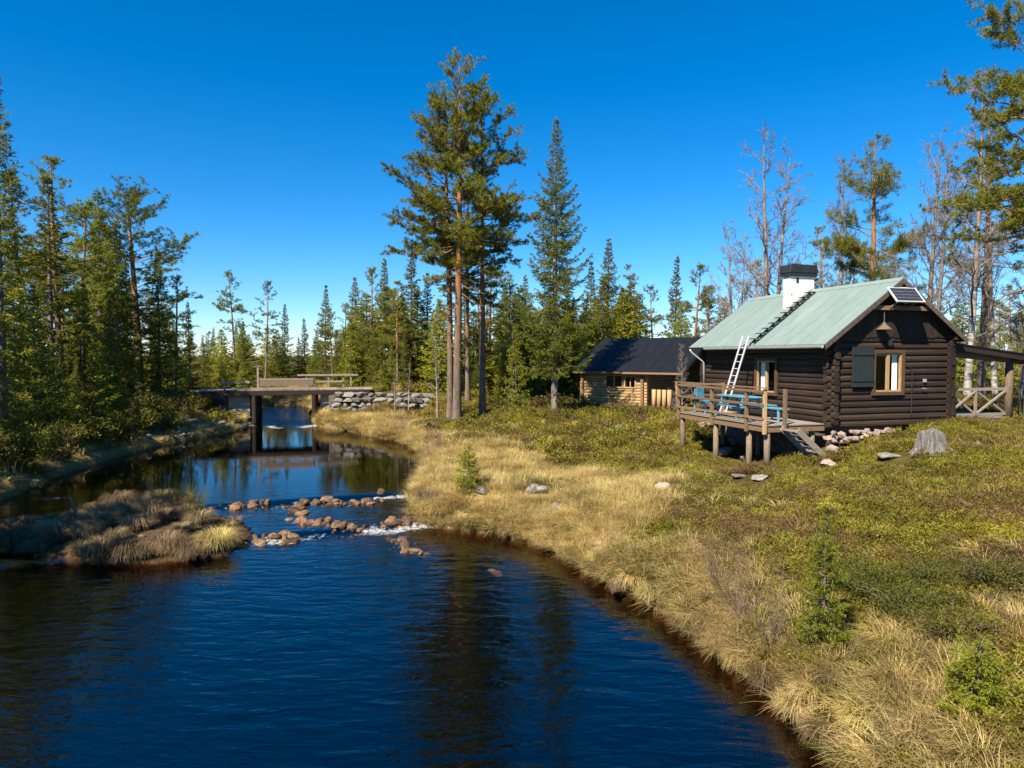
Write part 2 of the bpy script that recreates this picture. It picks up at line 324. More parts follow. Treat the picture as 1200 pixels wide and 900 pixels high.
CTRL = np.array([(10.3, 22, 2.05), (9.9, 21.4, 1.92), (11.2, 22.0, 2.3), (12.5, 22.3, 2.5), (14.8, 23.2, 2.64), (18, 24, 2.62), (16.5, 22.5, 2.55), (9, 30, 2.0), (14, 33, 2.6), (19, 32, 2.8), (11.9, 19.3, 2.35), (14.5, 20, 2.45),
    (8.0, 21.0, 1.32), (7.8, 22.4, 1.08), (7.2, 24.4, 1.0), (6.7, 26.7, 1.12), (9.2, 21.5, 1.65), (9.0, 23.5, 1.2), (8.4, 20.0, 1.42), (6.8, 19.6, 1.12), (6.4, 22, 1.02), (10, 10, 2.0), (8.2, 9.2, 1.75), (7, 6, 1.35), (9, 3, 1.6), (14, 14, 2.4), (20, 15, 2.6), (6, 12.5, 1.35), (6.0, 16.5, 1.3), (8.5, 15.5, 1.9),
    (4.3, 23, 0.85), (1.6, 24.8, 0.5), (2.0, 29, 0.6), (-3.2, 42, .75), (-1, 38, .75), (2.5, 40, 1.45), (0.5, 42, 1.3), (5.2, 35, 1.15), (6.5, 44.5, 1.75), (11, 42, 1.7), (7.5, 41.5, 1.5), (4.5, 43.5, 1.5), (3, 47, 1.5), (0, 50, 1.5), (12, 50, 2.0), (25, 45, 2.6),
    (-13, 51, 2.55), (-12.5, 49.3, 2.45), (-9.5, 49.3, 2.45), (-9.5, 51.5, 2.5), (-6, 50, 2.3), (-3, 50, 1.9), (-11, 47.2, .9), (-7, 47.2, .8), (-6.0, 44, .5), (-20, 51, 2.5), (-19.8, 49.3, 2.45), (-24, 50, 2.5), (-20.5, 46.5, .9), (-30, 50, 2.2), (-22, 41, .9), (-26, 40, 1.3), (-27, 49.5, 1.75), (-24, 33, .7), (-30, 30, 1.2), (-25, 20, 1.0), (-24, 8, 1.0),
    (-20, 58, 1.6), (-12, 58, 1.6), (-13, 70, 1.9), (-22, 70, 1.9), (0, 70, 2.2), (30, 70, 2.6), (-40, 70, 2.2), (0, 110, 3.0), (60, 60, 3), (-60, 50, 2.5), (-60, 10, 2), (40, 10, 2.8), (-80, 120, 3), (80, 120, 3)])
def ground(x, y):
    x = np.atleast_1d(np.asarray(x, float)); y = np.atleast_1d(np.asarray(y, float))
    num = np.zeros(x.shape); den = np.zeros(x.shape)
    for cx, cy, cz in CTRL:
        wgt = 1.0 / ((x - cx) ** 2 + (y - cy) ** 2 + 0.4) ** 1.6
        num += wgt * cz; den += wgt
    h = num / den
    dr = sdist(x, y, water_poly); di = sdist(x, y, island_poly)
    wz = water_z(x, y)
    und = 0.10 * np.sin(x * 0.9 + 1.3 * np.sin(y * 0.5)) * np.sin(y * 0.8 + 0.7 * np.sin(x * 0.6)) + 0.05 * np.sin(x * 2.3 + y * 1.7) * np.sin(y * 2.1 - x * 1.1)
    k = 1 - np.exp(-np.maximum(dr, 0) / 2.6)
    land = wz + 0.10 + 0.22 * S01(dr / 0.5) + (h - wz - 0.2 + und) * k
    bed = wz - 0.04 - 1.15 * (1 - np.exp(np.minimum(dr, 0) / 1.5))
    shallow = np.exp(-(((x + 1.2) / 2.6) ** 2 + ((y - 18.0) / 2.2) ** 2)); bed = bed + shallow * 0.5 * np.clip(-dr, 0, 1)
    weir = np.exp(-((y - YL(x)) / 0.7) ** 2) + np.exp(-((y - YU(x)) / 0.7) ** 2); weir *= S01((x + 14) / 3) * (y < 30)
    bed = np.maximum(bed, bed * (1 - weir * 0.85) + weir * 0.85 * (wz - 0.12)) if True else bed
    isl = wz + 0.03 + 0.13 * S01(-di / 0.9)
    z = np.where(dr > 0, land, np.where(di < 0, isl, np.minimum(bed, wz - 0.04 - 0.8 * (1 - np.exp(-np.maximum(di, 0) / 1.0)) + 0.8 * np.minimum(weir, 1))))
    far = np.hypot(x, y - 40)
    return np.where(far > 150, z + (far - 150) * 0.004, z)
def gz(x, y): return float(ground(x, y)[0])

def axis(lo, hi, st, ext, g=1.25):
    a = list(np.arange(lo, hi + 1e-6, st)); s = st
    while a[-1] < ext: s *= g; a.append(a[-1] + s)
    s = st; b = []
    q = lo
    while q > -ext: s *= g; q -= s; b.append(q)
    return np.array(b[::-1] + a)
gx = axis(-24, 24, 0.24, 900); gy = axis(2, 62, 0.24, 900)
GX, GY = np.meshgrid(gx, gy); GZ = ground(GX.ravel(), GY.ravel())
nx, ny = len(gx), len(gy)
ii, jj = np.meshgrid(np.arange(nx - 1), np.arange(ny - 1)); q = (jj * nx + ii).ravel()
TF = np.stack([q, q + 1, q + 1 + nx, q + nx], axis=1)
def terrain_mat():
    m, t, b = newmat('forest_floor'); v = coords(t, 'World')
    f1 = noise(t, v, 0.45, 6, 0.65); f2 = noise(t, v, 6, 6, 0.7)
    big = ramp(t, f1, [(0.32, (0.085, 0.052, 0.024)), (0.47, (0.075, 0.062, 0.018)), (0.62, (0.105, 0.092, 0.018)), (0.75, (0.17, 0.125, 0.045))])
    fine = ramp(t, f2, [(0.3, (0.55, 0.5, 0.45)), (0.7, (1.15, 1.15, 1.1))])
    land = mixc(t, 1.0, big, fine, 'MULTIPLY')
    at = N(t, 'ShaderNodeAttribute', attribute_name='dry'); straw = ramp(t, f2, [(0.3, (0.15, 0.10, 0.04)), (0.7, (0.38, 0.28, 0.11))])
    land = mixc(t, at.outputs['Fac'], land, straw)
    bedc = ramp(t, noise(t, v, 3.5, 5, 0.7), [(0.3, (0.035, 0.020, 0.010)), (0.7, (0.14, 0.085, 0.045))])
    ab = N(t, 'ShaderNodeAttribute', attribute_name='bed'); c = mixc(t, ab.outputs['Fac'], land, bedc)
    t.links.new(c, b.inputs['Base Color']); b.inputs['Roughness'].default_value = 0.95; b.inputs['Specular IOR Level'].default_value = 0.1
    bump(t, b, f2, 1.0, 0.08); return m
tme = npmesh('ground', np.stack([GX.ravel(), GY.ravel(), GZ], 1), TF, terrain_mat(), True)
drv = sdist(GX.ravel(), GY.ravel(), water_poly); div = sdist(GX.ravel(), GY.ravel(), island_poly)
def dryness(x, y, dr):
    right = (x > -9)
    wob = 0.9 * np.sin(x * 0.7 + y * 0.35) + 0.6 * np.sin(x * 1.7 - y * 0.9)
    width = np.where(y < 16, 1.3, np.where(y < 20, 1.6 + (y - 16) * 1.2, np.where(y < 32, 6.6, 3.0)))
    return np.where(dr > 0, np.clip((width + wob * 0.8 - dr) / 1.4, 0, 1), 0) * np.where(right, 1, 0.8)
a1 = tme.attributes.new('dry', 'FLOAT', 'POINT'); a1.data.foreach_set('value', dryness(GX.ravel(), GY.ravel(), drv).astype(np.float32))
a2 = tme.attributes.new('bed', 'FLOAT', 'POINT'); a2.data.foreach_set('value', np.clip(0.5 - drv * 3, 0, 1).astype(np.float32) * np.where(div < 0, .85, 1).astype(np.float32))
props(link('ground', tme), kind='structure')

# water: a closed body with absorption
wx = np.arange(-26, 9.01, 0.3); wy = np.concatenate([np.arange(-16, 15, 0.5), np.arange(15, 27, 0.1), np.arange(27, 45, 0.4), np.arange(45, 66.1, 0.2)])
WX, WY = np.meshgrid(wx, wy); WZ = water_z(WX, WY); n1, n2 = len(wx), len(wy)
ii, jj = np.meshgrid(np.arange(n1 - 1), np.arange(n2 - 1)); q = (jj * n1 + ii).ravel()
top = np.stack([q, q + 1, q + 1 + n1, q + n1], 1); nv = n1 * n2
V = np.concatenate([np.stack([WX.ravel(), WY.ravel(), WZ.ravel()], 1), np.stack([WX.ravel(), WY.ravel(), np.full(nv, -2.2)], 1)])
bot = top[:, ::-1] + nv
def side(idx): return np.stack([idx[:-1], idx[:-1] + nv, idx[1:] + nv, idx[1:]], 1)
s1 = side(np.arange(n1)); s2 = side(np.arange(n1)[::-1] + (n2 - 1) * n1); s3 = side((np.arange(n2) * n1)[::-1]); s4 = side(np.arange(n2) * n1 + n1 - 1)
wF = np.concatenate([top, bot, s1[:, ::-1] , s2[:, ::-1], s3[:, ::-1], s4[:, ::-1]])
def water_mat():
    m, t, b = newmat('river_water'); t.nodes.remove(b)
    v1 = coords(t, 'World', (0.75, 1.5, 1)); v2 = coords(t, 'World', (1.1, 3.0, 1))
    mp = N(t, 'ShaderNodeMapping'); mp.inputs['Rotation'].default_value = (0, 0, R(18)); t.links.new(v2, mp.inputs[0])
    n_a = noise(t, v1, 0.8, 2, 0.5, 0.9); n_b = noise(t, mp.outputs[0], 1.35, 3, 0.55, 0.4)
    g = t.nodes.new('ShaderNodeNewGeometry'); sx = t.nodes.new('ShaderNodeSeparateXYZ'); t.links.new(g.outputs['Position'], sx.inputs[0])
    calm = N(t, 'ShaderNodeMapRange'); calm.inputs[1].default_value = 21; calm.inputs[2].default_value = 26; calm.inputs[3].default_value = 1.0; calm.inputs[4].default_value = 0.07
    t.links.new(sx.outputs[1], calm.inputs[0])
    rap = N(t, 'ShaderNodeMapRange'); rap.inputs[1].default_value = 45.8; rap.inputs[2].default_value = 47; rap.inputs[3].default_value = 0.0; rap.inputs[4].default_value = 5.0; t.links.new(sx.outputs[1], rap.inputs[0])
    cal2 = N(t, 'ShaderNodeMath', operation='ADD'); t.links.new(calm.outputs[0], cal2.inputs[0]); t.links.new(rap.outputs[0], cal2.inputs[1])
    add = N(t, 'ShaderNodeMath', operation='ADD'); t.links.new(n_a, add.inputs[0]); t.links.new(n_b, add.inputs[1])
    at = N(t, 'ShaderNodeAttribute', attribute_name='foam')
    st = N(t, 'ShaderNodeMath', operation='MULTIPLY_ADD'); t.links.new(at.outputs['Fac'], st.inputs[0]); st.inputs[1].default_value = 0.8; t.links.new(cal2.outputs[0], st.inputs[2])
    bp = N(t, 'ShaderNodeBump'); bp.inputs['Distance'].default_value = 0.05; t.links.new(add.outputs[0], bp.inputs['Height'])
    s2_ = N(t, 'ShaderNodeMath', operation='MULTIPLY'); t.links.new(st.outputs[0], s2_.inputs[0]); s2_.inputs[1].default_value = 0.44; t.links.new(s2_.outputs[0], bp.inputs['Strength'])
    tr = N(t, 'ShaderNodeBsdfTransparent'); tr.inputs[0].default_value = (0.95, 0.92, 0.86, 1)
    gl = N(t, 'ShaderNodeBsdfGlossy'); gl.inputs['Roughness'].default_value = 0.02; t.links.new(bp.outputs[0], gl.inputs['Normal'])
    fr = N(t, 'ShaderNodeFresnel'); fr.inputs['IOR'].default_value = 1.95; t.links.new(bp.outputs[0], fr.inputs['Normal'])
    mx = N(t, 'ShaderNodeMixShader'); t.links.new(front_only(t, fr.outputs[0]), mx.inputs[0]); t.links.new(tr.outputs[0], mx.inputs[1]); t.links.new(gl.outputs[0], mx.inputs[2])
    df = N(t, 'ShaderNodeBsdfDiffuse'); df.inputs[0].default_value = (0.75, 0.77, 0.78, 1)
    fn = noise(t, coords(t, 'World', (3.5, 2.0, 1)), 2.2, 5, 0.7, 0.8)
    fm = N(t, 'ShaderNodeMath', operation='MULTIPLY_ADD'); t.links.new(at.outputs['Fac'], fm.inputs[0]); fm.inputs[1].default_value = 0.60; fm.inputs[2].default_value = -0.92
    fs = N(t, 'ShaderNodeMath', operation='ADD'); t.links.new(fm.outputs[0], fs.inputs[0]); t.links.new(fn, fs.inputs[1])
    fc = N(t, 'ShaderNodeMapRange'); fc.inputs[1].default_value = 0.02; fc.inputs[2].default_value = 0.42; fc.inputs[4].default_value = 0.85; t.links.new(fs.outputs[0], fc.inputs[0])
    mz = N(t, 'ShaderNodeMixShader'); t.links.new(fc.outputs[0], mz.inputs[0]); t.links.new(mx.outputs[0], mz.inputs[1]); t.links.new(df.outputs[0], mz.inputs[2])
    out = t.nodes['Material Output']; t.links.new(mz.outputs[0], out.inputs['Surface'])
    va = N(t, 'ShaderNodeVolumeAbsorption'); va.inputs['Color'].default_value = (0.45, 0.26, 0.10, 1); va.inputs['Density'].default_value = 4.5
    t.links.new(va.outputs[0], out.inputs['Volume']); return m
wme = npmesh('river_water', V, wF, water_mat(), False)
fx, fy = V[:, 0], V[:, 1]
def gap(x, c, s): return np.exp(-((x - c) / s) ** 2)
foam = np.exp(-((fy - YL(fx) + 0.30 + .15 * np.sin(fx * 5)) / 0.55) ** 2) * np.clip(gap(fx, -3.6, 1.3) + gap(fx, -6.2, .9) * .8 + 0.22 + .22 * np.sin(fx * 3.1) * np.sin(fx * 1.3 + 1), 0, 1)
foam += np.exp(-((fy - YU(fx) + 0.2) / 0.32) ** 2) * np.clip(gap(fx, -4.3, 1.0) * .9 + 0.2 + .2 * np.sin(fx * 2.7), 0, 1)
foam += np.exp(-((fy - 46.3 - .35 * np.sin(fx * 1.7) - .25 * np.sin(fx * 4.1)) / 0.5) ** 2) * np.clip(.75 + .4 * np.sin(fx * 2.7 + 1), 0, 1) + np.exp(-((fy - 50) / 5) ** 2) * 0.25 + np.exp(-((fx + 15.5) / 1.2) ** 2 - ((fy - 23.0) / .5) ** 2) * 0.8
foam *= (V[:, 2] > -1)
a3 = wme.attributes.new('foam', 'FLOAT', 'POINT'); a3.data.foreach_set('value', np.clip(foam, 0, 1).astype(np.float32))
me_p = np.ones(len(wF), bool); wme.polygons.foreach_set('use_smooth', me_p)
props(link('river_water', wme), kind='structure')

# ------------------------------------------------------------------ log cabin
rnd = random.Random(7)
def unit_log(name, mat, h, d, n=10, seed=0, segs=6):
    """log along x from 0 to 1, section h high d deep, slightly uneven"""
    r_ = np.random.default_rng(seed); an = np.arange(n) * 2 * math.pi / n + math.pi / n
    V = []
    for i in range(segs + 1):
        wob = r_.normal(0, 0.02, n)
        ca, sa = np.cos(an), np.sin(an)
        yy = np.sign(ca) * np.abs(ca) ** 0.45 * d / 2 * (1 + wob); zz = np.sign(sa) * np.abs(sa) ** 0.6 * h / 2 * (1 + wob * 0.6)
        for a, b in zip(yy, zz): V.append((i / segs, a, b))
    F = [(i * n + j, i * n + (j + 1) % n, (i + 1) * n + (j + 1) % n, (i + 1) * n + j) for i in range(segs) for j in range(n)]
    me = bpy.data.meshes.new(name); me.from_pydata(V, [], F + [tuple(range(n)), tuple(range(segs * n, segs * n + n))[::-1]])
    bm = bmesh.new(); bm.from_mesh(me); bmesh.ops.recalc_face_normals(bm, faces=bm.faces[:])
    for f in bm.faces: f.smooth = len(f.verts) == 4
    bm.to_mesh(me); bm.free(); me.materials.append(mat); return me
def lay_log(parent, mesh, a, b, z, name='log'):
    """from plan point a to b at height z"""
    ax, ay = a; bx, by = b; L = math.hypot(bx - ax, by - ay)
    return link(name, mesh, parent, (ax, ay, z), (rnd.uniform(-.03, .03), 0, math.atan2(by - ay, bx - ax)), (L, rnd.uniform(.95, 1.05), 1))
def wall_slab(parent, axis_, u0, u1, t0, t1, z0, z1, holes, mat):
    """backing wall with openings; axis_ 0: runs along x at y t0..t1; 1: runs along y at x t0..t1"""
    m = MB()
    def bx(a, b, c, d):
        if b - a < 1e-4 or d - c < 1e-4: return
        if axis_ == 0: m.box(a, b, t0, t1, c, d)
        else: m.box(t0, t1, a, b, c, d)
    cur = u0
    for (a, b, c, d) in sorted(holes):
        bx(cur, a, z0, z1); bx(a, b, z0, c); bx(a, b, d, z1); cur = b
    bx(cur, u1, z0, z1)
    return m.build('wall', mat, parent)

CB = (10.31, 22.0); CZ = 2.6; W_, L_ = 4.64, 7.6
TH = R(15)
cabin = thing('log_cabin', 'dark brown log cabin with pale green metal roof and white chimney', 'cabin', (CB[0], CB[1], CZ), TH)
def cab(u, v, z=0):
    return (CB[0] + u * math.cos(TH) - v * math.sin(TH), CB[1] + u * math.sin(TH) + v * math.cos(TH), z)
LH = 0.212
logs = [unit_log('log', M['dark_log'], LH * 1.0, 0.20, 10, s) for s in range(4)]
NR = 14; Z0 = 0.10
gw = (1.56, 2.62, 1.25, 2.52)          # gable window u0 u1 z0 z1 (local)
rw = (2.72, 3.83, 1.10, 2.25)          # river wall window v0 v1
wg = wall_slab(cabin, 0, 0.03, W_ - 0.03, -0.02, 0.05, 0.0, 3.05, [gw], M['interior'])
wr = wall_slab(cabin, 1, 0.06, L_ - 0.06, -0.05, 0.02, 0.0, 3.05, [rw], M['interior'])
wb = wall_slab(cabin, 0, 0.03, W_ - 0.03, L_ - 0.05, L_ + 0.02, 0.0, 3.05, [], M['interior'])
wl = wall_slab(cabin, 1, 0.06, L_ - 0.06, W_ - 0.02, W_ + 0.05, 0.0, 3.05, [], M['interior'])
def rows(wall, fixed, axis_, length, holes, off):
    for i in range(NR):
        z = Z0 + LH * (i + 0.5) + off * LH * 0.5
        e = 0.24 + rnd.uniform(-.03, .04)
        spans = [(-e, length + e)]
        for (a, b, c, d) in holes:
            if z + LH * 0.3 > c and z - LH * 0.3 < d: spans = [(-e, a - 0.02), (b + 0.02, length + e)]
        for (a, b) in spans:
            j = rnd.uniform(-.008, .008)
            if axis_ == 0: lay_log(wall, rnd.choice(logs), (a, fixed + j), (b, fixed + j), z)
            else: lay_log(wall, rnd.choice(logs), (fixed + j, a), (fixed + j, b), z)
rows(wg, 0.0, 0, W_, [gw], 0); rows(wb, L_, 0, W_, [], 0)
rows(wr, 0.0, 1, L_, [rw], 1); rows(wl, W_, 1, L_, [], 1)
# roof geometry (local z): eave left u=-.6 z=2.83, ridge u=2.32 z=4.95
RS = 0.726; RU = 2.32; RZ = 4.95; EL_, ER_ = -0.62, W_ + 0.36; V0, V1 = -0.42, L_ + 0.35
def rz(u): return RZ - RS * abs(u - RU)
# gable boards
def gable_boards(wall, v, sgn):
    u = 0.0
    while u < W_ - 0.02:
        wd = 0.145; u1 = min(u + wd - 0.008, W_)
        zt = min(rz(u), rz(u1)) - 0.11; zb = 3.06 - rnd.uniform(0, .05)
        if zt > zb + 0.04:
            m = MB(); z1, z2 = rz(u) - .11, rz(u1) - .11
            m.prism([(u, zb), (u1, zb), (u1, z2), (u, z1)], 1, v, v + 0.025 * sgn)
            m.build('board', M['dark_board'], wall)
        u += wd
    m = MB(); m.prism([(0.0, 3.03), (W_, 3.03), (W_, rz(W_) - .14), (RU, RZ - .14), (0.0, rz(0) - .14)], 1, v + (0.005 if sgn < 0 else -.005), v - 0.05 * sgn)
    m.build('gable_panel', M['interior'], wall)
gable_boards(wg, -0.105, -1); gable_boards(wb, L_ + 0.105, 1)
# roof: two slabs of underboards, metal sheets with seams on top
roof = MB()
for (ua, ub) in ((EL_ + .03, RU), (RU, ER_ - .03)):
    roof.prism([(ua, rz(ua) - .035), (ub, rz(ub) - .035), (ub, rz(ub) - .12), (ua, rz(ua) - .12)], 1, V0 + .03, V1 - .03)
roof_o = roof.build('roof', M['dark_board'], cabin)
npan = 13; pw = (V1 - V0) / npan
def slope_panel(ua, ub, va, vb, mat, name='roof_panel'):
    m = MB(); m.prism([(ua, rz(ua) - .005), (ub, rz(ub) - .005), (ub, rz(ub) - .033), (ua, rz(ua) - .033)], 1, va, vb)
    for vv in (va,):
        m.prism([(ua, rz(ua) + .010), (ub, rz(ub) + .010), (ub, rz(ub) - .012), (ua, rz(ua) - .012)], 1, vv - .010, vv + .010)
    m.build(name, mat, roof_o)
for i in range(npan):
    slope_panel(EL_, RU - .005, V0 + i * pw, V0 + (i + 1) * pw - .002, M['green_metal'])
    slope_panel(RU + .005, ER_, V0 + i * pw, V0 + (i + 1) * pw - .002, M['green_metal'])
m = MB(); m.prism([(RU - .16, rz(RU - .16) + .016), (RU, RZ + .03), (RU + .16, rz(RU + .16) + .016), (RU + .16, rz(RU + .16) + .004), (RU, RZ + .012), (RU - .16, rz(RU - .16) + .004)], 1, V0 - .01, V1 + .01)
m.build('ridge_cap', M['green_metal'], roof_o)
for vv, s in ((V0, -1), (V1, 1)):
    for (ua, ub) in ((EL_, RU - .01), (RU + .01, ER_)):
        m = MB(); m.prism([(ua, rz(ua) - .012), (ub, rz(ub) - .012), (ub, rz(ub) - .19), (ua, rz(ua) - .19)], 1, vv, vv + .03 * s)
        m.build('barge_board', M['barge'] if s < 0 else M['dark_board'], roof_o)
# small triangle and tie at the gable peak
m = MB(); m.bar((1.2, V0 + .12, 3.98), (3.44, V0 + .12, 3.98), .10, .14); m.build('tie_beam', M['warm_wood'], roof_o)
for zz, uu in ((rz(0) - .2, 0.0), (rz(W_) - .2, W_), (RZ - .22, RU)):
    m = MB(); m.box(uu - .08, uu + .08, V0 + .05, 0.3, zz - .1, zz + .08); m.build('purlin_end', M['dark_board'], roof_o)
# gutter on the river side, downpipe at the far corner
ge = EL_ - 0.06; gzz = rz(EL_) - .09
m = MB(); prof = [(ge - .065, gzz + .05), (ge - .06, gzz - .02), (ge - .03, gzz - .055), (ge + .03, gzz - .055), (ge + .06, gzz - .02), (ge + .065, gzz + .05), (ge + .055, gzz + .05), (ge + .05, gzz - .015), (ge, gzz - .045), (ge - .05, gzz - .015), (ge - .055, gzz + .05)]
m.prism(prof, 1, V0 + .06, 6.6); m.build('gutter', M['zinc'], roof_o)
m = MB(); m.tube([(ge, V1 - .15, gzz - .02), (ge + .1, V1 - .15, gzz - .15), (-.18, L_ - .1, gzz - .55), (-.16, L_ - .1, 0.9)], .04, 8); m.build('downpipe', M['zinc'], cabin, smooth=True)
# chimney
ch = MB(); ch.box(1.36, 2.42, 3.92, 4.36, rz(1.36) - .25, 5.48); cho = ch.build('chimney', M['brick'], cabin, 0.008)
m = MB(); m.box(1.28, 2.50, 3.84, 4.44, 5.482, 5.60); m.prism([(1.25, 5.60), (2.53, 5.60), (2.46, 5.90), (1.36, 5.93), (1.28, 5.86)], 1, 3.82, 4.46)
m.build('chimney_cap', M['black_metal'], cho, 0.01)
m = MB(); m.box(1.62, 1.72, 3.905, 3.92, 5.22, 5.42); m.build('soot_hole', M['black_metal'], cho)
m = MB(); m.prism([(1.30, rz(1.30) + .02), (2.32, rz(2.32) + .02), (2.32, rz(2.32) + .10), (1.30, rz(1.30) + .10)], 1, 3.87, 3.918); m.build('flashing', M['zinc'], cho)
# roof steps
for i in range(10):
    t_ = i / 9; u = EL_ + .12 + t_ * (1.95 - EL_ - .12)
    m = MB(); z = rz(u); v_ = 3.47 + .012 * i
    m.box(u - .10, u + .14, v_ - .17, v_ + .17, z + .145, z + .172); m.bar((u - .10, v_ - .13, z - .05), (u + .12, v_ - .13, z + .15), .03, .03); m.bar((u - .10, v_ + .13, z - .05), (u + .12, v_ + .13, z + .15), .03, .03)
    m.bar((u + .12, v_ - .13, z + .02), (u + .12, v_ - .13, z + .15), .03, .03); m.bar((u + .12, v_ + .13, z + .02), (u + .12, v_ + .13, z + .15), .03, .03)
    m.build('roof_step', M['black_metal'], roof_o)
# windows
def window(parent, axis_, a, b, z0, z1, face, sgn, frame_mat, curtain):
    """frame proud of the wall; axis_ 0 along x, outward = sgn * y"""
    def bx(m, p, q_, t0, t1, c, d):
        lo, hi = min(t0, t1), max(t0, t1)
        return m.box(p, q_, lo, hi, c, d) if axis_ == 0 else m.box(lo, hi, p, q_, c, d)
    fo = face + sgn * .16; fi = face + sgn * .02
    root = MB(); fw = .11
    bx(root, a - fw, a, fi, fo, z0 - fw, z1 + fw); bx(root, b, b + fw, fi, fo, z0 - fw, z1 + fw)
    bx(root, a, b, fi, fo, z1, z1 + fw); bx(root, a, b, fi, fo + sgn * .03, z0 - fw, z0)
    wo = root.build('window', frame_mat, parent)
    s = .05; t0, t1 = face + sgn * .05, face + sgn * .12
    mid = (a + b) / 2
    for (p, q_) in ((a, mid), (mid, b)):
        m = MB(); bx(m, p, p + s, t0, t1, z0, z1); bx(m, q_ - s, q_, t0, t1, z0, z1); bx(m, p + s, q_ - s, t0, t1, z0, z0 + s); bx(m, p + s, q_ - s, t0, t1, z1 - s, z1)
        m.build('sash', M['tan_wood'], wo)
        m = MB(); bx(m, p + s, q_ - s, face + sgn * .075, face + sgn * .083, z0 + s, z1 - s); m.build('pane', M['glass'], wo)
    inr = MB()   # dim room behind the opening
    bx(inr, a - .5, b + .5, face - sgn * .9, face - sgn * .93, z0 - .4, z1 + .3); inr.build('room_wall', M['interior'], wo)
    for (p, q_) in curtain:
        m = MB(); k = 9
        pts = [(p + (q_ - p) * i / k, face - sgn * (.02 + .025 * (i % 2))) for i in range(k + 1)]
        V = []
        for x_, y_ in pts:
            for zz in (z0 + .02, z1 - .02): V.append((x_, y_, zz) if axis_ == 0 else (y_, x_, zz))
        m.add(V, [(2 * i, 2 * i + 2, 2 * i + 3, 2 * i + 1) for i in range(k)]); m.build('curtain', M['curtain'], wo)
    return wo
window(cabin, 0, gw[0], gw[1], gw[2], gw[3], 0.0, -1, M['frame_wood'], [(2.36, 2.60)])
window(cabin, 1, rw[0], rw[1], rw[2], rw[3], 0.0, -1, M['frame_wood'], [(3.3, 3.8), (2.74, 2.95)])
sh = MB()
for i in range(7): sh.box(0.62 + i * .118, 0.62 + i * .118 + .114, -.20, -.165, 1.42, 2.72)
for zz in (1.6, 2.45): sh.box(.63, 1.44, -.225, -.2005, zz, zz + .09)
sh.build('shutter', M['shutter_paint'], cabin)
m = MB(); m.box(2.05, 2.16, -.20, -.10, 2.75, 2.95); m.build('wall_lamp', M['tan_wood'], cabin, .02)
m = MB(); m.tube([(3.05, -.13, 2.0), (3.05, -.13, .45)], .016, 6); m.tube([(3.05, -.13, 2.0), (2.8, -.13, 2.1)], .012, 6); m.build('wall_pipe', M['black_metal'], cabin)
m = MB(); m.box(3.52, 3.62, -.16, -.10, 1.55, 1.66); m.tube([(3.45, -.18, 1.35), (3.6, -.18, 1.32)], .02, 6); m.build('wall_tap', M['zinc'], cabin)
m = MB(); m.box(4.42, 4.52, -.30, -.26, 0.2, 2.9); m.build('corner_board', M['dark_board'], cabin)
# lamp under gable peak
m = MB(); m.tube([(1.72, -.30, 3.95), (1.72, -.30, 3.5)], .012, 6); m.tube([(1.72, -.30, 3.52), (1.72, -.30, 3.44), (1.72, -.30, 3.28)], [.03, .07, .24], 12); m.build('gable_lamp', M['post_wood'], cabin)
# solar panel on brackets
sp = thing('solar_panel', 'framed dark solar panel tilted outward below the cabin gable peak', 'solar panel', (0, 0, 0)); sp.location = cab(1.70, -.44, CZ + 4.62); sp.rotation_euler = (0, 0, TH)
dv, dz = -0.40, -0.47; sl = math.hypot(dv, dz); PWD = 1.06
def spp(a, b, h=0):   # a along width, b down slope, h off the face
    nvx, nvz = -abs(dz) / sl, abs(dv) / sl
    return (a, dv * b / sl + nvx * h, dz * b / sl + nvz * h)
def spq(m, a0, a1, b0, b1, h0, h1):
    V = [spp(a, b, h) for h in (h0, h1) for (a, b) in ((a0, b0), (a1, b0), (a1, b1), (a0, b1))]
    m.add(V, [(0,3,2,1),(4,5,6,7),(0,1,5,4),(1,2,6,5),(2,3,7,6),(3,0,4,7)])
m = MB(); spq(m, 0, PWD, 0, sl, -.03, 0); m.build('backing', M['solar_back'], sp)
m = MB()
for (a0, a1, b0, b1) in ((-.02, .02, -.02, sl + .02), (PWD - .02, PWD + .02, -.02, sl + .02), (.02, PWD - .02, -.02, .02), (.02, PWD - .02, sl - .02, sl + .02)): spq(m, a0, a1, b0, b1, -.035, .015)
m.build('panel_frame', M['aluminium'], sp)
for i in range(9):
    for j in range(4):
        m = MB(); a0 = .028 + i * (PWD - .056) / 9; b0 = .028 + j * (sl - .056) / 4
        spq(m, a0 + .009, a0 + (PWD - .056) / 9 - .009, b0 + .009, b0 + (sl - .056) / 4 - .009, .001, .006); m.build('solar_cell', M['solar'], sp)
m = MB()
for a in (.18, PWD - .18):
    m.bar(spp(a, .05, -.04), (a, .33, -.1), .04, .04); m.bar(spp(a, sl - .06, -.04), (a, .33, -.72), .04, .04)
m.build('bracket', M['grey_wood'], sp)
